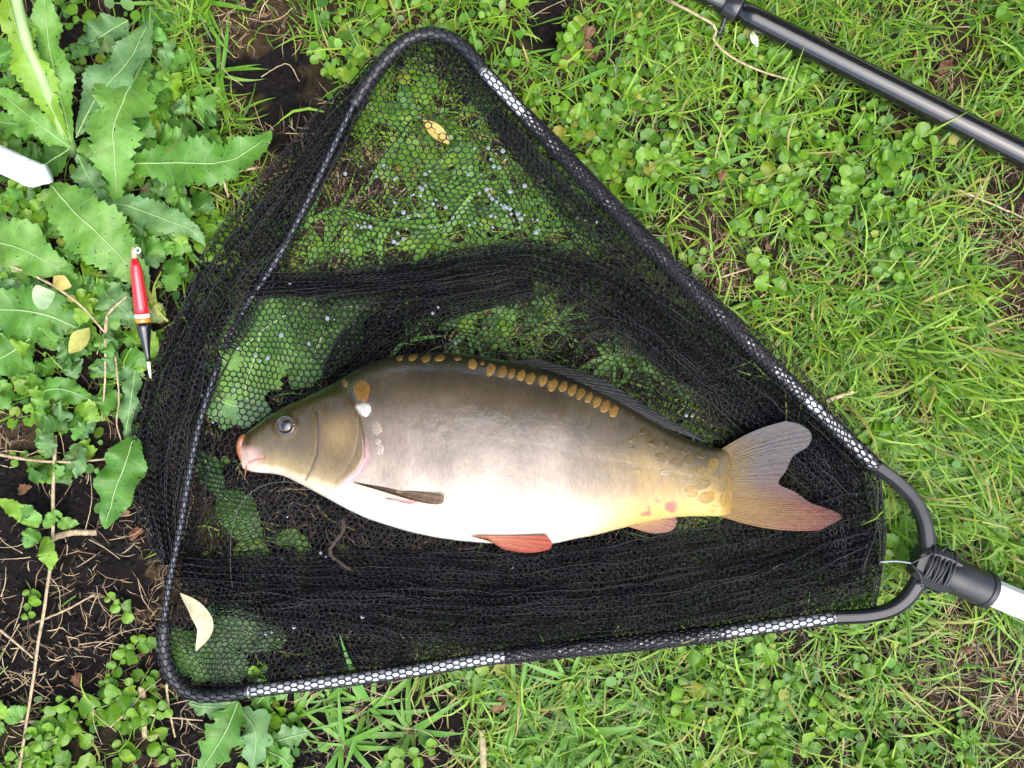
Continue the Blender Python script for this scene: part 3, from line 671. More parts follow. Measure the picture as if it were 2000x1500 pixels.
for px, py, n, L in [(560, 470, 8, 140), (600, 440, 7, 120), (640, 480, 6, 130), (760, 230, 6, 110), (900, 430, 7, 120), (1050, 440, 7, 130), (1110, 400, 7, 110), (960, 470, 6, 110), (720, 520, 6, 110), (1200, 700, 9, 120), (1260, 720, 8, 110), (820, 330, 5, 100), (1020, 330, 6, 100), (730, 190, 8, 130), (780, 280, 7, 130), (880, 380, 8, 140), (930, 330, 7, 130), (1010, 400, 8, 150), (1080, 350, 7, 120), (690, 420, 7, 120), (760, 440, 8, 140), (860, 460, 8, 140), (1130, 470, 8, 130), (1180, 430, 6, 110), (960, 220, 6, 110), (860, 180, 6, 110), (1000, 620, 8, 110), (1080, 640, 8, 110), (920, 640, 7, 100), (1320, 740, 8, 110), (1400, 770, 7, 100), (800, 660, 7, 100)]:
    tuft(px, py, n, L, 'grass tuft pressed flat under the black netting', 'tufts under the netting', zs=.12, wide=1.25)

# ------------------------------------------------------------------ dry stalks, dead leaves, twig
def stalk(pts, r0, r1, label, group=None, name='dry_stalk', mat='stalk'):
    q = spline([(a, b, c) for a, b, c in pts], 22); C = np.array([P(a, b, c) for a, b, c in q])
    C[:, 2] = np.maximum(C[:, 2], ground_z(C[:, 0], C[:, 1]) + r0 * .8)
    o = bpy.data.objects.new(name, None)
    base = Vector(C[0]); C = C + np.random.default_rng(int(abs(pts[0][0] * 7 + pts[0][1]))).normal(0, .00016, C.shape) * [1, 1, .3]; me = tube_mesh(name, C - C[0], np.linspace(r0, r1, 22) * .72 * (1 + .07 * np.sin(np.arange(22) * 1.7)), M[mat], 6, flat=.5); ob_ = ob(name, me); ob_.location = base
    return tag(ob_, label, 'straw' if name == 'dry_stalk' else name.split('_')[-1], group)
stalk([(108, 850, .012), (104, 960, .014), (100, 1090, .012), (70, 1290, .012), (38, 1500, .01)], .0030, .0022, 'very long pale dry stalk running lengthwise over bare black soil')
stalk([(-20, 884, .012), (60, 898, .014), (130, 902, .013), (252, 893, .012)], .0026, .0014, 'long pale straw crossing another stalk below the leaf bed')
stalk([(-10, 508, .03), (70, 540, .03), (150, 590, .026), (205, 650, .022)], .0022, .0014, 'long thin brown stem lying across the leaves by the float')
stalk([(205, 650, .022), (212, 612, .024), (248, 577, .022)], .0030, .0016, 'short forked pale stem beneath the red float')
stalk([(205, 660, .02), (205, 740, .018), (198, 820, .01)], .0018, .0014, 'thin upright pale stalk below the forked stem')
stalk([(225, 695, .02), (232, 780, .02), (228, 830, .018), (248, 895, .012)], .0016, .0010, 'thin dark curved stalk hanging beside the net edge')
stalk([(102, 1050, .006), (140, 1040, .006), (188, 1040, .006)], .0052, .0045, 'thick broken pale straw piece beside the green seedling')
stalk([(70, 1215, .006), (130, 1190, .008), (185, 1160, .006)], .0018, .0012, 'slanting pale straw on black soil between long stalk and net')
stalk([(0, 1230, .006), (30, 1255, .008), (65, 1285, .006)], .0022, .0014, 'short pale straw meeting the long dry stalk')
stalk([(325, 1335, .012), (330, 1380, .006), (342, 1440, .006)], .0020, .0014, 'straw poking out under the black net corner')
stalk([(276, 1340, .006), (280, 1390, .008), (282, 1440, .006)], .0058, .0040, 'wide flat husk of straw on soil near the net corner')
stalk([(30, 1408, .006), (100, 1410, .006), (160, 1410, .006)], .0022, .0018, 'pale straw lying flat among round-leaved weeds')
stalk([(215, 1420, .006), (250, 1390, .006), (285, 1370, .006)], .0016, .0012, 'thin straw slanting up to the flat husk')
stalk([(290, 1395, .006), (340, 1402, .006), (396, 1407, .006)], .0016, .0010, 'thin straw pointing from flat husk to lobed weed')
stalk([(942, 1425, .006), (943, 1460, .007), (945, 1510, .006)], .0056, .0052, 'stout tan straw segment standing out on black soil between tufts')
stalk([(1300, -2, .02), (1345, 20, .028), (1398, 52, .032), (1394, 78, .026), (1430, 112, .02), (1490, 140, .018), (1550, 158, .012)], .0026, .0014, 'long bent straw hooked beside the black rod end')
stalk([(1612, 785, .008), (1640, 774, .01), (1668, 765, .008)], .0040, .0028, 'short stout straw in grass beside the netted tube')
stalk([(1400, 545, .006), (1430, 535, .009), (1478, 520, .006)], .0015, .0010, 'thin straight straw over the brown dead grass patch')
stalk([(1870, 370, .006), (1930, 395, .008), (2010, 430, .006)], .0018, .0014, 'long grey straw pair lying in dead grass below the rod')
stalk([(1510, 1110, .02), (1520, 1105, .02), (1530, 1100, .02)], .0008, .0006, 'tiny straw bit caught on the netting folds')
stalk([(510, 150, .006), (560, 125, .004), (585, 160, .004)], .0008, .0006, 'fine dry rootlet curling over the bare hollow')
stalk([(430, 345, .02), (460, 335, .022), (500, 328, .014)], .0026, .0018, 'pale straw piece on soil at the tip of a toothed leaf')
stalk([(432, 330, .02), (437, 355, .02), (446, 385, .012)], .0022, .0016, 'dark straw piece crossing down beside the net bag')
stalk([(1018, 1010 + 380, .008), (1010, 1410, .01), (980, 1440, .008)], .001, .0008, 'hair-thin straw between the broad tufts')
sr = random.Random(77)
for q in range(60):
    while True:
        x, y = sr.uniform(0, 2000), sr.uniform(0, 1500)
        if cell(x, y) in 'SD' or sr.random() < .12:
            if not inpoly([x], [y], NETPOLY)[0] and not (y < 330 and x > 1350 and abs(rod_dist(x, y)) < 60) and not near_bare(np.array([x]), np.array([y]))[0]: break
    a = sr.uniform(0, 6.28); L = sr.uniform(40, 110); b = sr.uniform(-.3, .3)
    stalk([(x, y, .008), (x + .5 * L * math.cos(a), y + .5 * L * math.sin(a), .011), (x + L * math.cos(a + b), y + L * math.sin(a + b), .008)], sr.uniform(.0005, .0010), .0004,
          'loose pale straw lying on open ground outside the net', 'loose straws on the ground')

DL = []
for k in range(4):
    r = random.Random(500 + k); n = 22; V = [(0, 0, .1)]; 
    for ring in (.5, 1):
        for q in range(n):
            a = 2 * math.pi * q / n; rad = ring * (.74 + .40 * r.random() * ring) * .5
            V.append((rad * math.cos(a) * 1.35, rad * math.sin(a) * .8, .22 * math.sin(2 * a + k) * ring + r.uniform(-.10, .10)))
    F = [(0, 1 + q, 1 + (q + 1) % n) for q in range(n)] + [(1 + q, 1 + n + q, 1 + n + (q + 1) % n, 1 + (q + 1) % n) for q in range(n)]
    DL.append(mesh_py('dead_leaf', V, F, M['deadleaf']))
def dead(px, py, size, rot, label, group=None, z=.009):
    o = ob('dead_leaf', DL[(int(px) + int(py)) % 4]); s = size * S; o.location = P(px, py, gz(px, py) + z); o.scale = (s, s, s); o.rotation_euler = (.2, -.15, rot)
    return tag(o, label, 'dead leaf', group)
dead(1147, 65, 28, .5, 'curled rust-brown dead leaf between round green leaves by the dark soil gap', z=.014)
dead(1152, 98, 26, 2, 'rust-brown dead leaf with pale edge beneath another one', z=.012)
dead(1100, 120, 30, .1, 'tan dead leaf beside the narrow dark soil gap')
dead(1190, 225, 26, .9, 'grey-brown dead leaf among creeping weeds near the tube')
dead(287, 372, 20, 0, 'small round orange-brown dead leaf in the leaf bed', z=.014)
dead(1468, 360, 24, .3, 'brown dead leaf lying at the border of creeping weeds')
dead(1410, 345, 20, 1.3, 'small brown dead leaf at the lawn weed edge')
dead(1830, 278, 30, .2, 'red-brown dead leaf in short grass just below the rod')
dead(1790, 115, 22, 1.5, 'tan dead leaf in dry grass beyond the rod')
dead(1845, 130, 26, .4, 'pale brown dead leaf in dry grass beyond the rod')
dead(1935, 222, 26, .1, 'red-brown dead leaf in grass above the rod')
dead(975, 1380, 30, .9, 'orange-brown dead leaf by straw on soil between grass tufts')
dead(998, 1425, 24, .2, 'small orange dead leaf beside the stout tan straw')
dead(265, 1040, 26, .7, 'brown dead leaf in dry straw beside the net bag')
dead(150, 1330, 26, 1.6, 'brown curled dead leaf in straw on the black soil')
dead(45, 955, 26, .6, 'red-brown dead leaf crumbled on black soil near the seedling')
for q, (x, y) in enumerate([(1580, 1010), (1450, 1330), (1890, 1270), (1960, 1320), (1620, 300), (310, 1490), (240, 1000), (1500, 480), (1940, 560), (1760, 1440), (1560, 1460), (1330, 1330)]):
    if not inpoly([x], [y], NETPOLY)[0]: dead(x, y, sr.uniform(14, 24), sr.uniform(0, 6), 'small scrap of brown dead leaf on open ground', 'scraps of dead leaf')

# yellowed leaves in and under the net
yl = leaf_mat('yellow_leaf', None, .2, .5)
def thin_leaf(name, pts, width, c, label, cat='leaf', prof=prof_lance):
    root_z = P(pts[0][0], pts[0][1]); q = spline(pts, 24); C = np.array([P(a, b, z) for a, b, z in q]); T = np.gradient(C, axis=0); T /= np.linalg.norm(T, axis=1)[:, None]
    sd_ = np.cross(T, [0, 0, 1.0]); t = np.linspace(0, 1, 24); W = width * S * .5 * prof(t)
    V = np.stack([C + sd_ * (W * v)[:, None] + np.array([0, 0, 1]) * (.25 * W * abs(v) + .0006)[:, None] for v in (-1, -.5, 0, .5, 1)], 1)
    V2 = V.copy(); V2[..., 2] -= .0007; A = np.concatenate([V.reshape(-1, 3), V2.reshape(-1, 3)]); off = 24 * 5
    i, j = np.meshgrid(np.arange(23), np.arange(4), indexing='ij'); F = np.stack([i * 5 + j, i * 5 + j + 1, (i + 1) * 5 + j + 1, (i + 1) * 5 + j], -1).reshape(-1, 4)
    A0 = A[0].copy(); o = ob(name, mesh_np(name, A - A0, np.vstack([F, F[:, ::-1] + off]), yl, True, np.array(c)[None] * rng.uniform(.85, 1.1, (len(A), 1)))); o.location = A0
    return tag(o, label, cat)
thin_leaf('willow_leaf', [(352, 1158, .030), (385, 1190, .034), (402, 1225, .034), (383, 1272, .030)], 34, (.60, .55, .36), 'cream yellow curved willow leaf lying on the netting in the cord corner')
thin_leaf('yellow_leaf', [(826, 234, .011), (850, 255, .013), (880, 282, .011)], 26, (.55, .42, .12), 'small yellow leaf tip showing under netting in the upper corner')
thin_leaf('yellow_leaf', [(105, 540, .026), (120, 552, .028), (140, 560, .026)], 30, (.48, .40, .12), 'crumpled yellow leaf in the leaf bed near the long brown stem')
thin_leaf('yellow_leaf', [(135, 690, .022), (160, 660, .028), (175, 640, .026)], 36, (.42, .42, .10), 'spotted yellow-green leaf below the long brown stem')
thin_leaf('pale_leaf', [(66, 590, .034), (86, 580, .038), (108, 572, .034)], 48, (.42, .58, .32), 'small round pale green leaf lying in the leaf bed', prof=prof_oval)
thin_leaf('white_petal', [(1468, 62, .018), (1472, 75, .02), (1480, 92, .018)], 14, (.75, .78, .8), 'white petal on weeds beside the black rod end', 'petal')

tw = empty('twig', P(665, 1040, .02), 'brown broken twig resting on netting below the carp belly', 'twig')
for nm, pts, a, b in [('branch', [(672, 1010, .024), (668, 1040, .028), (650, 1062, .03), (644, 1080, .03), (662, 1098, .03), (684, 1112, .03)], .0032, .0026), ('side_shoot', [(650, 1062, .03), (640, 1050, .026), (636, 1035, .024)], .0018, .0008)]:
    C = np.array([P(*q) for q in spline(pts, 18)]) + rng.normal(0, .0004, (18, 3)); child(nm, tube_mesh(nm, C, np.linspace(a, b, 18) * .75 * rng.uniform(.8, 1.25, 18), simple('bark', (.035, .022, .013), .8, vary=.6, nscale=300, bumpd=.001), 7), tw)

# ------------------------------------------------------------------ landing net
net = empty('landing_net', P(1000, 900), 'black mesh landing net with triangular frame lying under the carp', 'landing net')
def px_tube(name, pts, rpx, mat, root, n=14, m=40, flat=None, smooth=True):
    C = np.array([P(*q) for q in spline(pts, m)]); r = np.asarray(rpx) * S
    R = np.interp(np.linspace(0, 1, m), np.linspace(0, 1, np.size(r)), np.atleast_1d(r)); return child(name, tube_mesh(name, C, R, M[mat], n, smooth, flat), root), C
ARM_R = [(945, 140, .032), (1140, 345, .032), (1330, 540, .034), (1530, 735, .034), (1715, 915, .036)]
ARM_B = [(485, 1350, .022), (750, 1318, .022), (1000, 1280, .022), (1300, 1250, .023), (1632, 1206, .026)]
TOP = [(945, 140, .032), (918, 106, .031), (885, 78, .030), (845, 66, .029), (803, 74, .028), (765, 104, .028), (725, 152, .027), (690, 205, .026)]
CORD = [(690, 205, .026), (640, 310, .027), (590, 415, .027), (540, 508, .026), (480, 600, .014), (435, 690, .012), (400, 790, .024), (378, 880, .028), (352, 1030, .027), (332, 1130, .026), (320, 1215, .024)]
LOW = [(320, 1215, .024), (320, 1270, .022), (332, 1315, .021), (358, 1346, .020), (395, 1359, .020), (440, 1357, .021), (485, 1350, .022)]
_, cR = px_tube('frame_tube', ARM_R, 9.5, 'silver', net); _, cB = px_tube('frame_tube', ARM_B, 9.5, 'silver', net)
_, cT = px_tube('corner_tube', TOP, 10.5, 'darktube', net, m=60); _, cL = px_tube('corner_tube', LOW, 10.5, 'darktube', net, m=50)
_, cC = px_tube('frame_cord', CORD, 3.6, 'cordgrey', net, m=120)

# yoke: flat-sided plastic bow, hub, socket, handle
YU = [(1712, 912, .036), (1750, 940, .038), (1784, 975, .041), (1804, 1015, .044), (1811, 1060, .046), (1806, 1095, .047)]
YL = [(1632, 1206, .026), (1690, 1203, .030), (1735, 1193, .034), (1768, 1172, .039), (1792, 1140, .044), (1808, 1108, .047)]
def bar(name, pts, w, h, mat, root, m=40):
    C = np.array([P(*q) for q in spline(pts, m)]); T = np.gradient(C, axis=0); T /= np.linalg.norm(T, axis=1)[:, None]
    sd_ = np.cross(T, [0, 0, 1.0]); sd_ /= np.linalg.norm(sd_, axis=1)[:, None]; up = np.cross(sd_, T)
    prof = [(-1, -.7), (-.8, -1), (.8, -1), (1, -.7), (1, .55), (.72, 1), (.45, .86), (-.45, .86), (-.72, 1), (-1, .55)]; k = len(prof)
    w = np.interp(np.linspace(0, 1, m), np.linspace(0, 1, np.size(w)), np.atleast_1d(w)) * S
    V = np.stack([C + sd_ * (a * w)[:, None] + up * (b * h) for a, b in prof], 1).reshape(-1, 3)
    F = [(i * k + j, (i + 1) * k + j, (i + 1) * k + (j + 1) % k, i * k + (j + 1) % k) for i in range(m - 1) for j in range(k)] + [tuple(range(k)), tuple(range((m - 1) * k, m * k))[::-1]]
    return child(name, mesh_py(name, V, F, M[mat], False), root)
bar('yoke_arm', YU, [12, 12, 14], .007, 'black', net); bar('yoke_arm', YL, [12, 12, 14], .007, 'black', net)
hub = bar('yoke_hub', [(1786, 1094, .046), (1812, 1104, .047), (1838, 1115, .047), (1858, 1122, .046)], [26, 36, 38, 33], .0125, 'black', net, 14)
sock, cS = px_tube('socket', [(1838, 1115, .045), (1862, 1125, .045), (1890, 1137, .043), (1926, 1152, .040)], [30, 33, 33, 34], 'black', net, 20, 16)
px_tube('socket_rim', [(1918, 1148.5, .0405), (1928, 1153, .0400)], 35.5, 'black', net, 20, 5)
hnd, cH = px_tube('handle', [(1915, 1147, .041), (2000, 1183, .036), (2300, 1310, .022)], 26, 'silver', net, 8, 12, smooth=False)
# cord lashings round the hub
for q, (off, lean) in enumerate([(-12, 0), (-6, .1), (2, -.08), (9, .05), (16, .12), (24, -.1), (30, 0)]):
    ctr = np.array(P(1815 + off, 1104 + off * .42, .046)); ax = np.array([.92, -.39, 0]); sd_ = np.array([.39, .92, 0]); a = np.linspace(0, 2 * math.pi, 30)
    C = ctr + np.outer(np.cos(a), sd_) * .0225 + np.outer(np.sin(a), [0, 0, 1]) * .0150 + np.outer(np.cos(a) * lean, ax) * .02
    child('lashing', tube_mesh('lashing', C, .0013, M['black'], 6), net)
for nm, pts in [('lashing_end', [(1838, 1078, .055), (1846, 1070, .056), (1852, 1066, .05)]), ('lashing_end', [(1806, 1152, .05), (1812, 1162, .045), (1816, 1172, .04)]), ('lashing_end', [(1780, 1100, .058), (1800, 1090, .06), (1818, 1082, .06)]), ('lashing_end', [(1780, 1101, .058), (1798, 1125, .06), (1800, 1146, .056)])]:
    px_tube(nm, pts, 1.8, 'black', net, 6, 10)
px_tube('tie', [(1716, 1098, .022), (1750, 1096, .04), (1782, 1100, .056)], 1.7, 'silver', net, 6, 10)

# netting ------------------------------------------------------------
def hexedges(U, Vv, p, rot=0.0):
    R = p / math.sqrt(3); ni = int(U / p) + 3; nj = int(Vv / (p * .866)) + 3
    jj, ii = np.meshgrid(np.arange(-1, nj), np.arange(-1, ni), indexing='ij')
    cx = ii * p + (jj % 2) * p / 2; cy = jj * p * .8660254
    A = []; B = []
    for k0, k1 in ((-30, 30), (30, 90), (90, 150)):
        a0, a1 = math.radians(k0), math.radians(k1)
        A.append(np.stack([cx + R * math.cos(a0), cy + R * math.sin(a0)], -1).reshape(-1, 2)); B.append(np.stack([cx + R * math.cos(a1), cy + R * math.sin(a1)], -1).reshape(-1, 2))
    return np.concatenate(A), np.concatenate(B)
TH_A, TH_B, TH_R = [], [], []
def add_threads(A, B, r):
    TH_A.append(A); TH_B.append(B); TH_R.append(np.full(len(A), r))

def floor_z(px, py):
    z = .013 + (fbm(px / 130, py / 130, 61, 3) - .5) * .012 + (fbm(px / 35, py / 35, 64, 2) - .5) * .006
    return np.maximum(z, ground_z((px - 1000) * S, (750 - py) * S) + .004)
def warp(px, py, amp=26, sc=150, seed=80):
    return px + (fbm(px / sc, py / sc, seed, 3) - .5) * 2 * amp, py + (fbm(px / sc, py / sc, seed + 5, 3) - .5) * 2 * amp
def sheet(poly, p, rot, dz=0.0, r=.00052, amp=26, seed=80, extra=None):
    xs = [q[0] for q in poly]; ys = [q[1] for q in poly]; cx, cy = (min(xs) + max(xs)) / 2, (min(ys) + max(ys)) / 2; L = max(max(xs) - min(xs), max(ys) - min(ys)) * 1.5
    A, B = hexedges(L, L, p); ca, sa = math.cos(rot), math.sin(rot); res = []
    for Q in (A, B):
        u = Q[:, 0] - L / 2; v = Q[:, 1] - L / 2; x = cx + u * ca - v * sa; y = cy + u * sa + v * ca
        x, y = warp(x, y, amp, 150, seed); res.append((x, y))
    (ax, ay), (bx, by) = res; k = inpoly((ax + bx) / 2, (ay + by) / 2, poly); out_ = []
    for x, y in ((ax[k], ay[k]), (bx[k], by[k])):
        z = floor_z(x, y) + dz
        if extra is not None: z = z + extra(x, y)
        out_.append(Pn(x, y, z))
    add_threads(out_[0], out_[1], r)
def band(center, halfw, npl, amp, stretch, z0, p=13.5, r=.00058, seed=0, shift=.25, zprof=None, phase=0):
    """pleated strip of net along a centre line; halfw in px at control points, pleats run lengthwise"""
    m = 200; Cc = spline(center, m); T = np.gradient(Cc, axis=0); T /= np.linalg.norm(T, axis=1)[:, None]; Nn = np.stack([-T[:, 1], T[:, 0]], -1)
    Ls = np.r_[0, np.cumsum(np.linalg.norm(np.diff(Cc, axis=0), axis=1))]; L = Ls[-1]
    hw = np.interp(np.linspace(0, 1, m), np.linspace(0, 1, len(halfw)), halfw); z0 = np.interp(np.linspace(0, 1, m), np.linspace(0, 1, np.size(z0)), np.atleast_1d(z0))
    Q = 2 * np.mean(hw) * stretch; A, B = hexedges(L, Q, p)
    ok = (A.min(1) >= -p) & (B.min(1) >= -p) & (np.maximum(A, B)[:, 0] <= L + p) & (np.maximum(A, B)[:, 1] <= Q + p); A, B = A[ok], B[ok]; out_ = []
    for E in (A, B):
        s = np.clip(E[:, 0], 0, L); t = np.clip(E[:, 1] / Q, 0, 1)
        t2 = np.clip(t + .07 * (fbm(s / 130, t * 4, 200 + seed, 2) - .5) * 2 * np.sin(t * math.pi), 0, 1)
        ph = 2 * math.pi * npl * t2 + 3.2 * (fbm(s / 190, t * 2, 210 + seed, 2) - .5) * 2 + phase
        w = np.interp(s, Ls, hw); cx = np.interp(s, Ls, Cc[:, 0]); cy = np.interp(s, Ls, Cc[:, 1]); nxv = np.interp(s, Ls, Nn[:, 0]); nyv = np.interp(s, Ls, Nn[:, 1])
        env = np.clip(.45 + 1.1 * (fbm(s / 80, t * 5, 220 + seed, 2)), .3, 1.35)
        lat = (t2 - .5) * 2 * w + shift * (w / npl) * np.sin(2 * ph) * env
        zz = np.interp(s, Ls, z0) + amp * (.5 + .5 * np.sin(ph)) * env
        if zprof is not None: zz = zz + zprof(t2)
        x = cx + nxv * lat; y = cy + nyv * lat
        x, y = warp(x, y, 7, 60, 90 + seed); out_.append(Pn(x, y, zz))
    add_threads(out_[0], out_[1], r)
def sleeve(C, rr, p, pl, r=.0005):
    """mesh tube wrapped round a frame tube (world coords)"""
    L = np.r_[0, np.cumsum(np.linalg.norm(np.diff(C, axis=0), axis=1))]; circ = 2 * math.pi * rr; ncell = max(3, round(circ / p)); pp = circ / ncell
    A, B = hexedges(circ, L[-1] / pl, pp)
    A, B = A * [1, pl], B * [1, pl]; ok = (np.maximum(A, B)[:, 1] <= L[-1]) & (np.minimum(A, B)[:, 1] >= 0) & (A[:, 0] >= 0) & (A[:, 0] < circ); A, B = A[ok], B[ok]
    T = np.gradient(C, axis=0); T /= np.linalg.norm(T, axis=1)[:, None]; sd_ = np.cross(T, [0, 0, 1.0]); sd_ /= np.linalg.norm(sd_, axis=1)[:, None]; up = np.cross(sd_, T); out_ = []
    for E in (A, B):
        a = E[:, 0] / rr; c = np.stack([np.interp(E[:, 1], L, C[:, k]) for k in range(3)], -1); s = np.stack([np.interp(E[:, 1], L, sd_[:, k]) for k in range(3)], -1); u = np.stack([np.interp(E[:, 1], L, up[:, k]) for k in range(3)], -1)
        out_.append(c + rr * (np.cos(a)[:, None] * s + np.sin(a)[:, None] * u))
    add_threads(out_[0], out_[1], r)

INNER = NETPOLY
sheet(INNER, 12.5, .12, 0, .00058)
# second thickness where the bag doubles up
sheet([(520, 520), (700, 500), (1000, 480), (1180, 520), (1400, 700), (1600, 850), (1712, 925), (1718, 1100), (1700, 1200), (1100, 1265), (420, 1345), (335, 1240), (360, 1090), (700, 1100), (1400, 1040), (1560, 930), (1500, 820), (1200, 690), (960, 590), (760, 640), (640, 740), (560, 640)], 12.5, .9, .004, .0005, 30, 120)
sheet([(1150, 560), (1400, 700), (1712, 925), (1718, 1100), (1640, 1190), (1300, 1225), (900, 1230), (500, 1250), (480, 1150), (900, 1090), (1400, 1060), (1600, 1000), (1500, 850), (1250, 700)], 12.5, .4, .007, .0005, 30, 140)
sheet([(380, 860), (470, 930), (700, 1010), (1000, 1075), (1300, 1060), (1300, 1150), (700, 1160), (420, 1110)], 12.5, 1.2, .003, .0005, 24, 160)
# folds hanging from the silver arm
band([(880, 90), (930, 160), (1110, 350), (1300, 545), (1500, 745), (1690, 930)], [24, 32, 38, 46, 60, 40], 2, .006, 1.45, [.024, .024, .022, .022, .022, .022], seed=1, shift=.1)
band([(960, 220), (1100, 390), (1260, 570), (1430, 740), (1620, 910)], [14, 26, 60, 85, 60], 3, .008, 1.45, [.014, .016, .018, .019, .020], seed=2, shift=.12)
# bag outside the cord
band([(745, 120), (650, 240), (560, 370), (475, 480), (410, 590), (360, 690), (325, 790), (305, 900), (305, 1000), (325, 1090)], [14, 34, 44, 62, 62, 50, 52, 56, 44, 14], 2, .009, 1.4, [.020, .020, .020, .018, .018, .018, .018, .018, .018, .02], seed=3, shift=.1)
band([(720, 160), (640, 280), (560, 410), (480, 530), (400, 650), (345, 780), (320, 900), (320, 1010), (333, 1100)], [12, 30, 36, 60, 64, 60, 50, 34, 12], 4, .006, 1.8, .012, seed=13, phase=1.3)
band([(700, 190), (620, 310), (540, 430), (450, 560), (390, 680), (340, 800), (312, 900), (315, 1010), (333, 1100)], [12, 30, 36, 60, 64, 60, 50, 34, 12], 3, .006, 1.6, .014, seed=23, phase=.3)
band([(760, 110), (800, 105), (850, 108), (905, 135), (960, 200)], [22, 32, 36, 36, 24], 2, .006, 1.4, .018, seed=14, shift=.1)
# gathered fold crossing the middle
band([(490, 560), (600, 555), (760, 545), (900, 520), (1020, 505), (1130, 540), (1250, 610), (1400, 720), (1540, 830), (1660, 950)], [22, 20, 26, 30, 38, 50, 58, 66, 60, 60], 3, .012, 1.6, [.013, .013, .014, .016, .019, .022, .022, .022, .022, .020], seed=4, shift=.12)
band([(500, 565), (640, 560), (800, 545), (940, 515), (1050, 515), (1170, 570), (1290, 640), (1430, 740), (1580, 860), (1660, 970)], [16, 16, 20, 26, 36, 50, 58, 66, 60, 50], 5, .006, 2.0, .014, seed=24)
band([(655, 745), (690, 690), (740, 640), (830, 600), (940, 575), (1040, 560)], [30, 42, 42, 32, 26, 22], 2, .008, 1.45, .016, seed=5, shift=.1)
band([(650, 750), (680, 695), (735, 650), (830, 605), (940, 580), (1040, 565)], [26, 38, 40, 28, 22, 18], 5, .005, 1.9, .011, seed=25)
band([(620, 590), (760, 575), (880, 560), (1000, 540)], [10, 14, 16, 14], 1, .008, 1.5, .018, seed=15)
band([(1090, 700), (1130, 665), (1180, 640), (1240, 660), (1300, 700)], [26, 30, 24, 20, 20], 2, .009, 1.6, .013, seed=6)
band([(1230, 740), (1350, 790), (1450, 830), (1540, 800)], [18, 34, 40, 30], 2, .008, 1.5, .015, seed=16)
band([(640, 770), (560, 800), (510, 830)], [16, 16, 10], 2, .005, 1.5, .012, seed=17)
# long pleats below the carp
band([(360, 1110), (520, 1120), (760, 1130), (1000, 1140), (1250, 1120), (1500, 1070), (1700, 1000)], [26, 44, 56, 62, 68, 74, 56], 4, .010, 1.5, [.018, .018, .019, .020, .020, .020, .020], seed=7, shift=.15)
band([(420, 1180), (640, 1190), (900, 1215), (1150, 1205), (1400, 1160), (1600, 1110), (1710, 1080)], [20, 44, 52, 56, 54, 52, 40], 4, .010, 1.5, [.015, .016, .018, .020, .020, .020, .020], seed=8, shift=.15)
band([(360, 1120), (520, 1150), (760, 1160), (1000, 1170), (1250, 1150), (1500, 1100), (1700, 1040)], [30, 60, 80, 90, 90, 90, 60], 9, .006, 2.0, .013, seed=27)
band([(560, 1300), (800, 1270), (1050, 1240), (1300, 1215), (1560, 1170), (1700, 1130)], [14, 28, 32, 30, 26, 22], 2, .006, 1.35, .016, seed=9, shift=.1)
band([(400, 830), (385, 930), (362, 1040), (345, 1130)], [20, 26, 26, 16], 2, .009, 1.6, .016, seed=10)
band([(1600, 850), (1640, 930), (1660, 1020), (1650, 1110)], [44, 56, 56, 40], 2, .008, 1.45, .018, seed=11, shift=.1)
band([(1590, 860), (1630, 930), (1650, 1020), (1640, 1110)], [44, 56, 56, 40], 5, .006, 1.8, .012, seed=31)
band([(520, 1180), (700, 1165), (900, 1170), (1100, 1170)], [12, 18, 20, 16], 1, .010, 1.5, .024, seed=18)
# hem along the yoke
band([(1712, 915), (1720, 1000), (1717, 1100), (1700, 1208)], [5, 6, 6, 6], 1, .003, 2.6, [.032, .024, .022, .026], p=8, seed=12)
sleeve(cR, 10.5 * S + .0012, .0056, 1.5, .0007); sleeve(cB, 10.5 * S + .0012, .0056, 1.5, .0007)
for k_ in range(3): sleeve(cR[4 + k_:33 - 3 * k_], 10.5 * S + .0018 + .0006 * k_, .0044, 1.25 + .2 * k_, .0007)
for k_ in range(2): sleeve(cB[17:33 - 2 * k_], 10.5 * S + .0018 + .0006 * k_, .0046, 1.3 + .2 * k_, .0007)
sleeve(cR[33:], 10.5 * S + .002, .0056, 1.7, .0006)
sleeve(cT, 10.5 * S + .0012, .0060, 1.3, .0006); sleeve(cL, 10.5 * S + .0012, .0060, 1.3, .0006); sleeve(cC, 3.6 * S + .0010, .0040, 1.8, .0008)
A = np.concatenate(TH_A); B = np.concatenate(TH_B); R = np.concatenate(TH_R)
d = B - A; L = np.linalg.norm(d, axis=1); k = (L > 1e-4) & (L < .02); A, B, R, d, L = A[k], B[k], R[k], d[k], L[k]; d /= L[:, None]
A = A - d * (R * .5)[:, None]; B = B + d * (R * .5)[:, None]
upv = np.tile([0, 0, 1.0], (len(A), 1)); upv[np.abs(d[:, 2]) > .95] = [1, 0, 0]
s = np.cross(d, upv); s /= np.linalg.norm(s, axis=1)[:, None]; u = np.cross(s, d); V = []
for E in (A, B):
    for a in (90, 210, 330): V.append(E + (s * math.cos(math.radians(a)) + u * math.sin(math.radians(a))) * (R * 1.15)[:, None])
V = np.stack(V, 1).reshape(-1, 3); b = np.arange(len(A))[:, None] * 6
F = np.concatenate([b + np.array([[0, 1, 4, 3]]), b + np.array([[1, 2, 5, 4]]), b + np.array([[2, 0, 3, 5]])])
print('net edges', len(A))
child('netting', mesh_np('netting', V, F, M['net'], True), net)['kind'] = 'stuff'

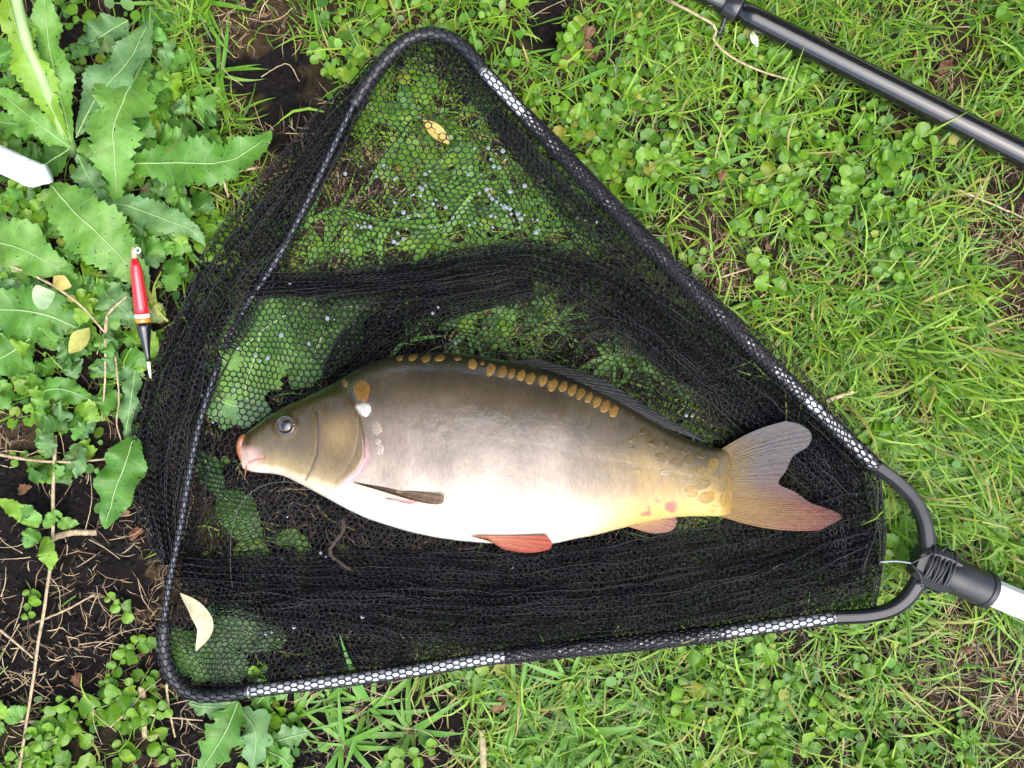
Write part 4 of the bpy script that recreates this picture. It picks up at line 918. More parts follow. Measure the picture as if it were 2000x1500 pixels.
# water films caught in the mesh; their pale colour paints in the sky glint
pts = [(925, 290), (970, 300), (985, 312), (965, 325), (705, 325), (735, 345), (770, 350), (830, 340), (950, 370), (955, 380), (962, 388), (970, 394), (978, 400), (985, 405), (998, 408), (1000, 418), (1025, 420), (1005, 430), (1015, 445), (1050, 345), (1058, 350), (805, 382), (850, 390), (845, 398), (870, 405), (808, 415), (798, 425), (790, 415), (700, 440), (705, 445), (795, 447), (778, 455), (915, 440), (1130, 425), (1145, 430),
       (462, 680), (500, 695), (510, 705), (602, 672), (640, 622), (548, 655), (880, 664), (1340, 812), (620, 958), (625, 1080), (706, 1205), (575, 1225), (520, 1238), (395, 772), (402, 780), (418, 825), (1150, 1245), (1175, 1245), (1205, 1247), (1660, 965), (1000, 1110), (560, 1010), (855, 600), (845, 612), (565, 553), (712, 1182)]
wr = random.Random(31); pts += [(x + wr.uniform(-45, 45), y + wr.uniform(-30, 30)) for x, y in pts if y < 460 for _ in range(1)]
pts = [q for q in pts if not inpoly([q[0]], [q[1]], FISHPOLY)[0]]
V = []; F = []
for q, (x, y) in enumerate(pts):
    for e in range(random.choice([1, 1, 2])):
        x1, y1 = x + e * 11 + random.uniform(-2, 2), y + e * random.uniform(-7, 7); z = float(floor_z(np.array([x1]), np.array([y1]))[0]) + random.uniform(.004, .009); b = len(V); V.append(P(x1, y1, z + .0003))
        rr = random.choice([random.uniform(1.6, 3.2), random.uniform(2.6, 5.0)])
        for h in range(6): V.append(P(x1 + rr * math.cos(h * 1.047 + .3), y1 + rr * math.sin(h * 1.047 + .3), z))
        F += [(b, b + 1 + (h + 1) % 6, b + 1 + h) for h in range(6)]
tag(ob('water_film', mesh_py('water_film', V, F, M['water'])), 'pale drops of water filling single mesh holes of the net', 'water', kind='stuff')
ln = np.array([P(*q) for q in spline([(700, 1012, .022), (640, 965, .024), (570, 942, .024), (510, 950, .024), (470, 985, .024), (452, 1040, .024), (450, 1110, .024), (454, 1150, .022)], 60)])
fl = ob('fishing_line', tube_mesh('fishing_line', ln - ln[0], .00022, M['line'], 5)); fl.location = ln[0]; tag(fl, 'fine clear fishing line looping over netting below the carp head', 'fishing line')

# ------------------------------------------------------------------ carp
UP = np.array([(468, 866), (470, 861), (474, 853), (480, 847), (500, 831), (530, 809), (560, 792), (600, 775), (640, 756), (665, 741), (690, 724), (720, 710), (760, 697), (800, 691), (850, 688), (900, 690), (950, 697), (1000, 706), (1050, 718), (1100, 733), (1150, 752), (1200, 777), (1250, 806), (1300, 835), (1340, 856), (1380, 871), (1410, 876), (1440, 890)], float)
LO = np.array([(468, 872), (470, 884), (474, 905), (480, 917), (500, 922), (540, 925), (560, 929), (600, 948), (640, 970), (680, 992), (720, 1011), (760, 1024), (800, 1036), (850, 1047), (900, 1054), (950, 1058), (1000, 1061), (1050, 1062), (1080, 1060), (1120, 1051), (1160, 1044), (1200, 1034), (1250, 1021), (1300, 1011), (1340, 1008), (1380, 1008), (1410, 1008), (1440, 1000)], float)
WD = np.array([(468, .003), (472, .009), (480, .016), (500, .0225), (560, .033), (620, .042), (700, .049), (800, .055), (900, .056), (1000, .053), (1100, .047), (1200, .037), (1300, .027), (1380, .0188), (1410, .0140), (1428, .0085), (1440, .0030)], float)
def smooth_interp(x, T):
    y = np.interp(x, T[:, 0], T[:, 1]); h = 9 * np.clip((x - 478) / 40, 0, 1)
    return (np.interp(x - h, T[:, 0], T[:, 1]) + np.interp(x + h, T[:, 0], T[:, 1]) + y + np.interp(x - h / 2, T[:, 0], T[:, 1]) + np.interp(x + h / 2, T[:, 0], T[:, 1])) / 5
def f_up(x): return smooth_interp(x, UP)
def f_lo(x): return smooth_interp(x, LO)
def f_w(x): return smooth_interp(x, WD)
def f_zc(x): return .017 + f_w(x) * .92 + .006 * np.clip((x - 1250) / 200, 0, 1)
EX = 2.45
def side_z(fx, fy):
    c = (f_up(fx) + f_lo(fx)) / 2; h = (f_lo(fx) - f_up(fx)) / 2; a = np.clip(np.abs((fy - c) / h), 0, .9995)
    return f_zc(fx) + f_w(fx) * (1 - a ** EX) ** (1 / EX)
def polydist(x, y, pl):
    """signed distance to a polyline: positive on the +x side"""
    best = np.full(np.shape(x), 1e9); sg = np.ones(np.shape(x))
    for (x0, y0), (x1, y1) in zip(pl[:-1], pl[1:]):
        dx, dy = x1 - x0, y1 - y0; t = np.clip(((x - x0) * dx + (y - y0) * dy) / (dx * dx + dy * dy), 0, 1); ex = x - x0 - t * dx; ey = y - y0 - t * dy; dd = np.hypot(ex, ey)
        c = ex * dy - ey * dx; u_ = dd < best; best = np.where(u_, dd, best); sg = np.where(u_, np.sign(c), sg)
    return best, best * sg
GILL = [(680, 764), (690, 784), (699, 806), (707, 832), (713, 864), (713, 894), (699, 920), (668, 946), (650, 962)]
PREO = [(621, 806), (622, 850), (619, 888), (610, 913), (597, 938)]
OPE = [(700, 820), (702, 850), (694, 885), (680, 915), (655, 942)]
LATL = [(745, 812), (800, 826), (860, 843), (920, 857), (1040, 872), (1140, 893), (1240, 912), (1340, 930), (1420, 940)]
EYE = (558, 831)
def relief(x, y):
    d, sd_ = polydist(x, y, GILL); z = 0
    yl_ = np.clip((y - 758) / 20, 0, 1) * np.clip((965 - y) / 30, 0, 1)
    head = np.clip((x - 480) / 60, 0, 1)
    z = .0026 * yl_ * np.exp(-np.clip(-sd_, 0, None) / 70) * (sd_ <= 0) * np.clip(d / 3.0, 0, 1) ** .5 - .0012 * yl_ * np.exp(-(np.clip(sd_, 0, None) / 7) ** 2) * (sd_ > 0)
    dp, _ = polydist(x, y, PREO); z = z - .0006 * np.exp(-(dp / 3.2) ** 2)
    dq, sq = polydist(x, y, OPE); z = z - .0006 * np.exp(-(dq / 2.6) ** 2)
    re = np.hypot(x - EYE[0], (y - EYE[1])); z = z + .0022 * np.exp(-((re - 19) / 5) ** 2) - .0022 * np.exp(-(re / 13) ** 4)
    z = z - .0014 * np.exp(-(((x - 526) / 5) ** 2 + ((y - 822) / 4) ** 2)) + .0012 * np.exp(-(((x - 527) / 11) ** 2 + ((y - 821) / 9) ** 2))
    dl, _ = polydist(x, y, [(485, 902), (500, 895), (514, 893)]); z = z - .0016 * np.exp(-(dl / 3.0) ** 2)
    dll, _ = polydist(x, y, LATL); z = z - .00035 * np.exp(-(dll / 2.2) ** 2)
    dd, _ = polydist(x, y, [(690, 735), (715, 745), (735, 760)]); z = z + .0006 * (fbm(x / 40, y / 40, 301, 3) - .5)
    return z
def fish_pts(Q, lift=0.0):
    ix, iy = Q[:, 0], Q[:, 1]; fx, fy = ix.copy(), iy.copy(); rl = relief(ix, iy)
    for _ in range(9):
        z = side_z(fx, fy) + rl; k = (D - z) / (D - f_zc(fx)); fx = 1000 + (ix - 1000) * k; fy = 750 + (iy - 750) * k
        u_, l_ = f_up(fx), f_lo(fx); c = (u_ + l_) / 2; h = (l_ - u_) / 2; fy = np.clip(fy, c - h * .995, c + h * .995)
    return Pn(ix, iy, z + lift)
def fish_pt(ix, iy, lift=0.0): return fish_pts(np.array([[float(ix), float(iy)]]), lift)[0]
NU, NV = 500, 220
uu = np.linspace(0, 1, NU); fx = 468 + (1440 - 468) * (uu ** 1.0); fx[:30] = 468 + (fx[29] - 468) * (np.linspace(0, 1, 30) ** 1.8)
th = np.linspace(0, 2 * math.pi, NV, endpoint=False)
FX, THT = np.meshgrid(fx, th, indexing='ij')
cy_ = (f_up(FX) + f_lo(FX)) / 2; hh = (f_lo(FX) - f_up(FX)) / 2
e = 2 / EX; ca = np.cos(THT); sa = np.sin(THT)
FY = cy_ - hh * np.sign(ca) * np.abs(ca) ** e; ZZ = f_zc(FX) + f_w(FX) * np.sign(sa) * np.abs(sa) ** e * np.where(sa < 0, .92, 1.0)
kz = (D - f_zc(FX)) / D
V = np.stack([(FX - 1000) * S * kz, (750 - FY) * S * kz, ZZ], -1).reshape(-1, 3)
ix, iy = proj(V); topm = np.clip(sa.ravel() * 3, 0, 1); V[:, 2] += relief(ix, iy) * topm
ix, iy = proj(V)
# colours of the skin
tt = np.clip(((FY - f_up(FX)) / (2 * hh)).ravel(), 0, 1)
# position over the flank by arc, 0 back .. 1 belly
arc = np.where(sa.ravel() >= 0, np.clip(THT.ravel() / math.pi, 0, 1), np.clip((2 * math.pi - THT.ravel()) / math.pi, 0, 1))
fxr = FX.ravel()
w_n = (fbm(ix / 60, iy / 60, 310, 4) - .5); w_f = (fbm(ix / 9, iy / 22, 320, 3) - .5)
s_ = arc + .05 * w_n * 2 + .012 * w_f
def stops(s, T):
    ps = [q[0] for q in T]; return np.stack([np.interp(s, ps, [q[1][c] for q in T]) for c in range(3)], -1)
bodyc = stops(s_, [(0, (.013, .011, .007)), (.14, (.024, .019, .011)), (.24, (.047, .036, .021)), (.34, (.082, .063, .040)), (.44, (.138, .106, .072)), (.51, (.215, .164, .120)), (.57, (.32, .245, .185)), (.63, (.48, .39, .30)), (.71, (.66, .58, .46)), (.80, (.76, .70, .58)), (1, (.80, .75, .64))])
tailc = stops(s_, [(0, (.016, .014, .008)), (.16, (.036, .028, .013)), (.30, (.066, .047, .017)), (.42, (.125, .086, .028)), (.52, (.24, .155, .042)), (.60, (.37, .225, .048)), (.72, (.50, .31, .07)), (1, (.62, .44, .17))])
headc = stops(s_, [(0, (.014, .011, .006)), (.18, (.030, .020, .007)), (.34, (.062, .039, .011)), (.50, (.128, .088, .036)), (.60, (.215, .150, .066)), (.69, (.34, .25, .12)), (.76, (.66, .54, .36)), (1, (.82, .77, .68))])
wt = np.clip((fxr - 1060 + 60 * w_n + 90 * (arc - .5)) / 230, 0, 1)[:, None]; wt = wt * wt * (3 - 2 * wt)
dg, sg = polydist(ix, iy, GILL); wh = ((sg < 0) & (ix < 720) & (iy > 700) | (ix < 640)).astype(float)
edge_h = np.clip(.5 - sg / 4, 0, 1); wh = np.where((ix < 640) & (iy > 740), 1, edge_h * (ix < 725))[:, None]
wh = np.where(((iy < 764) & (ix > 640))[:, None], np.clip((672 - ix) / 30, 0, 1)[:, None], wh)
cc = bodyc * (1 - wt) + tailc * wt; cc = cc * (1 - wh) + headc * wh
we = np.clip((ix - 1400) / 30, 0, 1)[:, None]; cc = cc * (1 - we) + we * (np.array([.16, .11, .042]) + (np.array([.24, .14, .035]) - np.array([.16, .11, .042])) * np.clip((iy - 900) / 80, 0, 1)[:, None])
cc *= (1 + .28 * w_n + .18 * w_f)[:, None]
def dab(c, mask, colr): return c * (1 - mask[:, None]) + np.array(colr) * mask[:, None]
g1 = np.exp(-(np.clip(sg, -50, 50) - 3) ** 2 / 30) * np.clip((iy - 850) / 40, 0, 1) * np.clip((972 - iy) / 20, 0, 1); cc = dab(cc, .75 * g1, (.72, .36, .38))
cc = dab(cc, .9 * np.exp(-(dg / 2.2) ** 2) * np.clip((iy - 758) / 20, 0, 1) * np.clip((930 - iy) / 40, 0, 1), (.05, .032, .02))
dp, _ = polydist(ix, iy, PREO); cc = dab(cc, .85 * np.exp(-(dp / 2.0) ** 2), (.035, .024, .014))
dq, _ = polydist(ix, iy, OPE); cc = dab(cc, .45 * np.exp(-(dq / 2) ** 2), (.12, .08, .03))
dll, _ = polydist(ix, iy, LATL); cc = dab(cc, .42 * np.exp(-(dll / 1.7) ** 2) * (.4 + vnoise(ix / 7, iy / 7, 5)), (.10, .075, .06))
ope = np.exp(-(((ix - 662) / 30) ** 2 + ((iy - 848) / 34) ** 2)); cc = dab(cc, .35 * ope, (.46, .30, .10))
mouth = np.clip((515 - ix) / 30, 0, 1) * np.clip((iy - 868) / 14, 0, 1); cc = dab(cc, .8 * mouth, (.78, .50, .42))
ml, _ = polydist(ix, iy, [(485, 902), (500, 896), (514, 893)]); cc = dab(cc, .7 * np.exp(-(ml / 3) ** 2), (.62, .22, .22))
for (x, y, rx, ry, a_) in [(1310, 990, 15, 13, .85), (1263, 1003, 12, 6, .8), (1284, 978, 5, 4, .7), (1268, 995, 4, 9, .6)]:
    q = (((ix - x) / rx) ** 2 + ((iy - y) / ry) ** 2) * (.5 + 1.3 * fbm(ix / 8, iy / 8, 77, 2)); cc = dab(cc, .95 * a_ * np.clip(1.3 - q, 0, 1), (.42, .05, .06))
for (x, y, rx, ry, a_) in [(712, 800, 13, 12, .85), (700, 796, 7, 6, .5)]:
    q = ((ix - x) / rx) ** 2 + ((iy - y) / ry) ** 2; cc = dab(cc, a_ * np.clip(1.3 - q, 0, 1), (.70, .66, .60))  # white highlight on the shoulder, painted into the skin colours
r_ = np.random.default_rng(4)
for _ in range(46):
    x = r_.uniform(760, 1300); y = np.interp(x, [760, 1300], [900, 950]) + r_.normal(0, 45); q = ((ix - x) ** 2 + (iy - y) ** 2) / r_.uniform(3, 16); cc = dab(cc, .28 * np.exp(-q), (.30, .16, .12))
i, j = np.meshgrid(np.arange(NU - 1), np.arange(NV), indexing='ij'); jj = (j + 1) % NV
F = np.stack([i * NV + j, i * NV + jj, (i + 1) * NV + jj, (i + 1) * NV + j], -1).reshape(-1, 4)

m, nt, out = newmat('carp_skin'); p = N(nt, 'ShaderNodeBsdfPrincipled'); a = N(nt, 'ShaderNodeAttribute', attribute_name='Col'); pos = geo_pos(nt)
mp = N(nt, 'ShaderNodeMapping'); mp.inputs['Scale'].default_value = (1.0, .28, 1.0); nt.links.new(pos, mp.inputs[0])
n1 = noise_node(nt, 520, 4, .6, mp.outputs[0]); n2 = noise_node(nt, 60, 5, .6, pos); n3 = noise_node(nt, 900, 3, .6, pos)
c = mixc(nt, 1.0, a.outputs['Color'], ramp(nt, n1.outputs['Fac'], [(.3, (.84, .84, .85)), (.7, (1.12, 1.12, 1.12))]), 'MULTIPLY')
c = mixc(nt, 1.0, c, ramp(nt, n3.outputs['Fac'], [(.3, (.92, .92, .92)), (.7, (1.06, 1.06, 1.06))]), 'MULTIPLY')
nt.links.new(c, p.inputs['Base Color'])
nt.links.new(ramp(nt, n2.outputs['Fac'], [(.4, (.22, .22, .22)), (.6, (.42, .42, .42))]), p.inputs['Roughness'])
p.inputs['Coat Weight'].default_value = 1.0; p.inputs['Coat Roughness'].default_value = .015; p.inputs['Coat IOR'].default_value = 1.5
p.inputs['Specular IOR Level'].default_value = .12
nt.links.new(bump(nt, n1.outputs['Fac'], .22, .0012), p.inputs['Normal']); 
nb = noise_node(nt, 70, 6, .62, pos); nt.links.new(bump(nt, nb.outputs['Fac'], .3, .004), p.inputs['Coat Normal'])
nt.links.new(p.outputs[0], out.inputs[0]); SKIN = m
carp = empty('carp', P(900, 880, .017), 'large mirror carp with cream belly lying on its side in the net', 'fish')
child('body', mesh_np('carp_body', V, F, SKIN, True, cc), carp)

# scales
m, nt, out = newmat('carp_scale'); p = N(nt, 'ShaderNodeBsdfPrincipled'); a = N(nt, 'ShaderNodeAttribute', attribute_name='Col'); pos = geo_pos(nt)
n1 = noise_node(nt, 700, 4, .65, pos); c = mixc(nt, 1.0, a.outputs['Color'], ramp(nt, n1.outputs['Fac'], [(.35, (.55, .5, .45)), (.65, (1.3, 1.3, 1.3))]), 'MULTIPLY')
nt.links.new(c, p.inputs['Base Color']); p.inputs['Roughness'].default_value = .4; p.inputs['Specular IOR Level'].default_value = .15; p.inputs['Coat Weight'].default_value = .45; p.inputs['Coat Roughness'].default_value = .06
nt.links.new(bump(nt, n1.outputs['Fac'], .4, .001), p.inputs['Normal']); nt.links.new(p.outputs[0], out.inputs[0]); SCALE = m
SKX, SKY, SKC = ix[sa.ravel() > .05], iy[sa.ravel() > .05], cc[sa.ravel() > .05]
def skin_at(x, y): return SKC[np.argmin((SKX - x) ** 2 + (SKY - y) ** 2)]
GOLD = (.24, .135, .032); DGOLD = (.095, .062, .022); PALE = (.50, .42, .28); YEL = (.34, .225, .04)
def scale(x, y, rx, ry, rot, c, dome=.0012, dark=.25):
    n = 18; pts = []; cl = []; ca, sa = math.cos(rot), math.sin(rot)
    pts.append((x, y)); lf = [dome]; cl.append(c); fr = [.45, .8, 1.0]; hs = [dome * .9, dome * .55, -.0004]
    for f, h in zip(fr, hs):
        for q in range(n):
            a = 2 * math.pi * q / n; wob = 1 + .07 * math.sin(3 * a + x) + .05 * math.sin(5 * a + y)
            u = rx * f * math.cos(a) * wob; v = ry * f * math.sin(a) * wob; pts.append((x + u * ca - v * sa, y + u * sa + v * ca)); lf.append(h)
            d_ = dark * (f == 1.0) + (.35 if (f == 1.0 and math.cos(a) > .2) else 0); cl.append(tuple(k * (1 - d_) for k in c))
    pts = fish_pts(np.array(pts, float), np.array(lf)); Ft = [(0, 1 + (q + 1) % n, 1 + q) for q in range(n)]
    Fq = [(1 + r * n + q, 1 + r * n + (q + 1) % n, 1 + (r + 1) * n + (q + 1) % n, 1 + (r + 1) * n + q) for r in range(2) for q in range(n)]
    me = mesh_py('scale', pts, Ft + Fq, SCALE); at = me.color_attributes.new('Col', 'FLOAT_COLOR', 'POINT'); at.data.foreach_set('color', np.c_[np.array(cl), np.ones(len(cl))].astype(np.float32).ravel())
    return child('scale', me, carp)
for x, y, rx, ry, rot in [(781, 699, 7, 5, -.5), (806, 698, 10, 6, -.4), (832, 700, 10, 7, -.4), (859, 699, 11, 6, -.3), (894, 700, 8, 4, 0), (923, 711, 9, 10, -.2), (942, 709, 4, 4, 0), (958, 722, 9, 13, .35), (981, 726, 9, 12, .4), (999, 730, 7, 10, .45), (1018, 733, 8, 11, .45), (1036, 739, 9, 12, .5),
                          (1060, 743, 9, 11, .5), (1079, 752, 9, 13, .5), (1100, 755, 8, 11, .5), (1118, 762, 8, 12, .5), (1134, 769, 8, 12, .5), (1150, 777, 7, 11, .5), (1166, 785, 8, 11, .5), (1182, 794, 9, 13, .5), (1199, 803, 9, 12, .4)]:
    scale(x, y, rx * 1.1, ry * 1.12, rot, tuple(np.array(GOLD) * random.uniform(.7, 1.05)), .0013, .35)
for x, y, rx, ry, rot, c in [(1214, 800, 5, 6, .4, DGOLD), (1233, 811, 9, 7, .6, DGOLD), (1257, 842, 8, 8, 0, DGOLD), (1236, 859, 8, 8, 0, (0.186, 0.143, 0.074)), (1237, 875, 5, 5, 0, (0.161, 0.124, 0.068)), (1280, 866, 14, 9, .1, DGOLD), (1304, 868, 7, 9, 0, DGOLD), (1300, 922, 11, 8, .2, PALE), (1246, 919, 8, 5, .2, (0.510, 0.408, 0.221)),
                             (1320, 905, 15, 13, .2, (0.186, 0.136, 0.068)), (1290, 895, 14, 12, 0, (0.167, 0.124, 0.068)), (1345, 900, 13, 13, 0, (0.174, 0.124, 0.056)), (1350, 960, 14, 13, 0, (0.468, 0.340, 0.111)), (1405, 890, 9, 12, .4, (0.149, 0.112, 0.043)), (1393, 908, 12, 18, .35, YEL), (1410, 944, 12, 20, 0, (0.248, 0.186, 0.056)), (1372, 934, 22, 26, .1, (0.279, 0.205, 0.056)), (1380, 972, 19, 13, -.3, YEL), (1412, 978, 9, 14, -.2, YEL), (1392, 994, 15, 8, -.2, (0.561, 0.425, 0.170)),
                             (1428, 905, 8, 12, .3, (0.223, 0.161, 0.062)), (1430, 935, 7, 13, 0, (0.260, 0.174, 0.074)), (1430, 965, 7, 12, -.2, (0.425, 0.281, 0.102)), (1340, 880, 12, 8, .4, (0.124, 0.093, 0.043)), (1370, 888, 12, 9, .4, (0.124, 0.093, 0.037)),
                             (707, 763, 18, 24, -.15, (.21, .11, .018)), (674, 748, 6, 9, -.3, (.22, .14, .05)), (736, 836, 11, 15, 0, (.46, .38, .30)), (741, 877, 10, 14, 0, (.56, .48, .42)), (714, 801, 11, 14, .2, (.50, .47, .42)), (738, 862, 7, 9, 0, (.52, .45, .40))]:  # whitish scale over the shoulder patch has the highlight in its colour
    f_ = .45 if x > 1200 else (.75 if y < 790 else .4); c = tuple(np.array(c) * f_ + skin_at(x, y) * (1 - f_)) if x < 1200 else tuple(np.array(c) * f_ * .8 + skin_at(x, y) * (1 - f_) * .9)
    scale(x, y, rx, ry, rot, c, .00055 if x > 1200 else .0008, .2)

# eye
def dome(name, x, y, rp, h, mat, parent, lift=0.0, n=24, ryf=1.0):
    pts = [fish_pt(x, y) + np.array([0, 0, h + lift])]; zb = pts[0][2] - h
    for r in range(1, 6):
        f = math.sin(r / 5 * math.pi / 2)
        for q in range(n):
            a = 2 * math.pi * q / n; pts.append(np.array(P(x + rp * f * math.cos(a), y + rp * ryf * f * math.sin(a), zb + h * math.cos(r / 5 * math.pi / 2))))
    F = [(0, 1 + (q + 1) % n, 1 + q) for q in range(n)] + [(1 + r * n + q, 1 + r * n + (q + 1) % n, 1 + (r + 1) * n + (q + 1) % n, 1 + (r + 1) * n + q) for r in range(4) for q in range(n)]
    return child(name, mesh_py(name, pts, F, mat), parent)
irism = simple('iris', (.10, .075, .045), .2, vary=.5, nscale=900, coat=1); pupm = simple('pupil', (.012, .012, .014), .08, vary=.1, bumpd=0, coat=1)
# socket ring
a = np.linspace(0, 2 * math.pi, 41); ring = np.array([fish_pt(EYE[0] + 16 * math.cos(t), EYE[1] + 17 * math.sin(t), .0006) for t in a])
child('eye_rim', tube_mesh('eye_rim', ring, .0014, simple('eye_rim', (.075, .065, .058), .25, coat=1), 8), carp)
eye = dome('eye', EYE[0], EYE[1], 15.5, .0050, irism, carp, .0008, ryf=1.06)
pp_ = fish_pt(*EYE)
pts = []; n = 20
for r in range(0, 4):
    for q in range(n):
        aa = 2 * math.pi * q / n; f = r / 3; pts.append(np.array(P(EYE[0] + 10 * f * math.cos(aa), EYE[1] + 10.5 * f * math.sin(aa), pp_[2] + .0062 - .0009 * f * f)))
F = [(r * n + q, r * n + (q + 1) % n, (r + 1) * n + (q + 1) % n, (r + 1) * n + q) for r in range(3) for q in range(n)]
ob('pupil', mesh_py('pupil', pts, F, pupm), eye)

# lips and barbels
lipm = simple('lip', (.34, .115, .035), .3, vary=.3, nscale=300, coat=.6)
def fpath(pts, n, dz=0):
    q = spline([(a, b) for a, b in pts], n); return np.array([fish_pt(a, b, dz) for a, b in q])
zl = float(f_zc(np.array([480.0]))[0])
q = spline([(482, 850, zl + .010), (474, 856, zl + .012), (470, 872, zl + .012), (474, 890, zl + .012), (482, 906, zl + .010), (487, 917, zl + .006)], 26); C = np.array([P(*t) for t in q])
child('upper_lip', tube_mesh('upper_lip', C, np.interp(np.linspace(0, 1, 26), [0, .15, .5, .85, 1], [.0018, .0038, .0046, .0034, .0015]), lipm, 12), carp)
q = spline([(486, 875, zl + .015), (487, 890, zl + .0165), (491, 905, zl + .015), (499, 917, zl + .009)], 20); C = np.array([P(*t) for t in q])
child('lower_lip', tube_mesh('lower_lip', C, np.interp(np.linspace(0, 1, 20), [0, .5, 1], [.0018, .0036, .002]), simple('lower_lip', (.66, .34, .26), .3, coat=.6), 10), carp)
q = spline([(486, 880, zl + .020), (484, 900, zl + .021), (481, 915, zl + .016), (478, 931, zl + .008)], 16); C = np.array([P(*t) for t in q])
child('barbel', tube_mesh('barbel', C, np.linspace(.0019, .0006, 16), simple('barbel', (.26, .09, .045), .35, coat=.5), 8), carp)

# fins
m, nt, out = newmat('fin'); p = N(nt, 'ShaderNodeBsdfPrincipled'); a = N(nt, 'ShaderNodeAttribute', attribute_name='Col'); nt.links.new(a.outputs['Color'], p.inputs['Base Color']); p.inputs['Roughness'].default_value = .4; p.inputs['Specular IOR Level'].default_value = .1
p.inputs['Coat Weight'].default_value = .6; p.inputs['Coat Roughness'].default_value = .02; pos = geo_pos(nt); n1 = noise_node(nt, 160, 4, .6, pos); nt.links.new(bump(nt, n1.outputs['Fac'], .3, .002), p.inputs['Normal']); nt.links.new(bump(nt, n1.outputs['Fac'], .8, .008), p.inputs['Coat Normal']); nt.links.new(p.outputs[0], out.inputs[0]); FIN = m
def fin(name, base, edge, zb, ze, colf, nr, parent=carp, n=140, k=26, thick=.0012, ridge=.0007, zlump=0, lead=None, bulge=0.0):
    B = spline(base, n); E = spline(edge, n); zb = np.interp(np.linspace(0, 1, n), np.linspace(0, 1, len(zb)), zb); ze = np.interp(np.linspace(0, 1, n), np.linspace(0, 1, len(ze)), ze)
    t = np.linspace(0, 1, n); V = []; Cc = []; r = np.random.default_rng(len(name) + nr)
    for a in range(k):
        f = a / (k - 1); Q = B * (1 - f) + E * f
        if bulge: 
            dirv = E - B; nrm = np.stack([dirv[:, 1], -dirv[:, 0]], -1); Q = Q + nrm * (bulge * math.sin(f * math.pi) * (1 - 2 * t))[:, None]
        z = zb * (1 - f) + ze * f + ridge * np.abs(np.sin(t * math.pi * nr)) * (1 - .5 * f) + zlump * np.sin(t * math.pi * 2.3 + f * 2) * f
        V.append(np.stack([(Q[:, 0] - 1000) * S * (D - z) / D, (750 - Q[:, 1]) * S * (D - z) / D, z], -1))
        tq = t + .012 * np.sin(t * 23); stripe = .66 + .42 * np.abs(np.sin(tq * math.pi * nr)) + .15 * (vnoise(t * 60, np.full(n, f * 6), 7) - .5)
        Cc.append(colf(t, np.full(n, f)) * stripe[:, None] * (.9 if name == 'caudal_fin' else .9))
    Vt = np.stack(V, 0); Vb = Vt.copy(); Vb[..., 2] -= thick; A = np.concatenate([Vt.reshape(-1, 3), Vb.reshape(-1, 3)]); C2 = np.concatenate([np.stack(Cc).reshape(-1, 3)] * 2)
    i, j = np.meshgrid(np.arange(k - 1), np.arange(n - 1), indexing='ij'); F = np.stack([i * n + j, (i + 1) * n + j, (i + 1) * n + j + 1, i * n + j + 1], -1).reshape(-1, 4); off = k * n
    a = np.arange(n - 1); e1 = np.stack([(k - 1) * n + a, off + (k - 1) * n + a, off + (k - 1) * n + a + 1, (k - 1) * n + a + 1], -1)
    bb = np.arange(k - 1); e2 = np.stack([bb * n, off + bb * n, off + (bb + 1) * n, (bb + 1) * n], -1); e3 = np.stack([bb * n + n - 1, (bb + 1) * n + n - 1, off + (bb + 1) * n + n - 1, off + bb * n + n - 1], -1)
    return child(name, mesh_np(name, A, np.vstack([F, F[:, ::-1] + off, e1, e2, e3]), FIN, True, C2), parent)
def mixcol(a, b, f): return np.array(a)[None] * (1 - f[:, None]) + np.array(b)[None] * f[:, None]
def tailcol(t, f):
    up = mixcol((.17, .115, .040), (.080, .072, .070), np.clip(f * 2.0, 0, 1)); lo = mixcol((.20, .115, .030), (.125, .034, .018), np.clip(f * 1.4 - .25, 0, 1)); c = up * (1 - np.clip(t * 2.4 - .8, 0, 1))[:, None] + lo * np.clip(t * 2.4 - .8, 0, 1)[:, None]
    return c * (1 - .45 * np.clip((f - .82) / .18, 0, 1) * (t > .6))[:, None]
zt = float(f_zc(np.array([1425.0]))[0])
fin('caudal_fin', [(1408, 877), (1424, 900), (1430, 940), (1424, 980), (1408, 1009)], [(1535, 822), (1566, 830), (1585, 848), (1578, 872), (1550, 890), (1536, 918), (1521, 944), (1552, 960), (1585, 982), (1630, 998), (1643, 1013), (1600, 1037)],
    [zt + .004, zt + .0075, zt + .0085, zt + .0075, zt + .004], [.042, .040, .040, .040, .040, .037, .034, .032, .033, .033], tailcol, 38, zlump=.003, ridge=.0004, bulge=.05, n=200, k=34)
pec = fin('pectoral_fin', [(690, 942), (700, 946), (712, 948)], [(866, 968), (867, 977), (860, 985), (835, 984), (800, 976), (768, 966)], [fish_pt(690, 942)[2] + .001, fish_pt(700, 946)[2] + .001, fish_pt(712, 948)[2] + .001], [fish_pt(866, 970)[2] + .006, fish_pt(860, 984)[2] + .006, fish_pt(800, 976)[2] + .004, fish_pt(768, 966)[2] + .003], lambda t, f: mixcol((.035, .022, .012), (.17, .098, .052), np.clip(f * .9, 0, 1)), 9, n=80, thick=.0012, bulge=.0)
fin('fin_membrane', [(752, 974), (760, 976), (768, 977)], [(818, 976), (816, 982), (800, 985)], [fish_pt(758, 976)[2] + .001] * 2, [fish_pt(812, 982)[2] + .002] * 2, lambda t, f: mixcol((.62, .30, .30), (.66, .40, .36), f), 5, n=30, k=10, thick=.001, parent=pec)
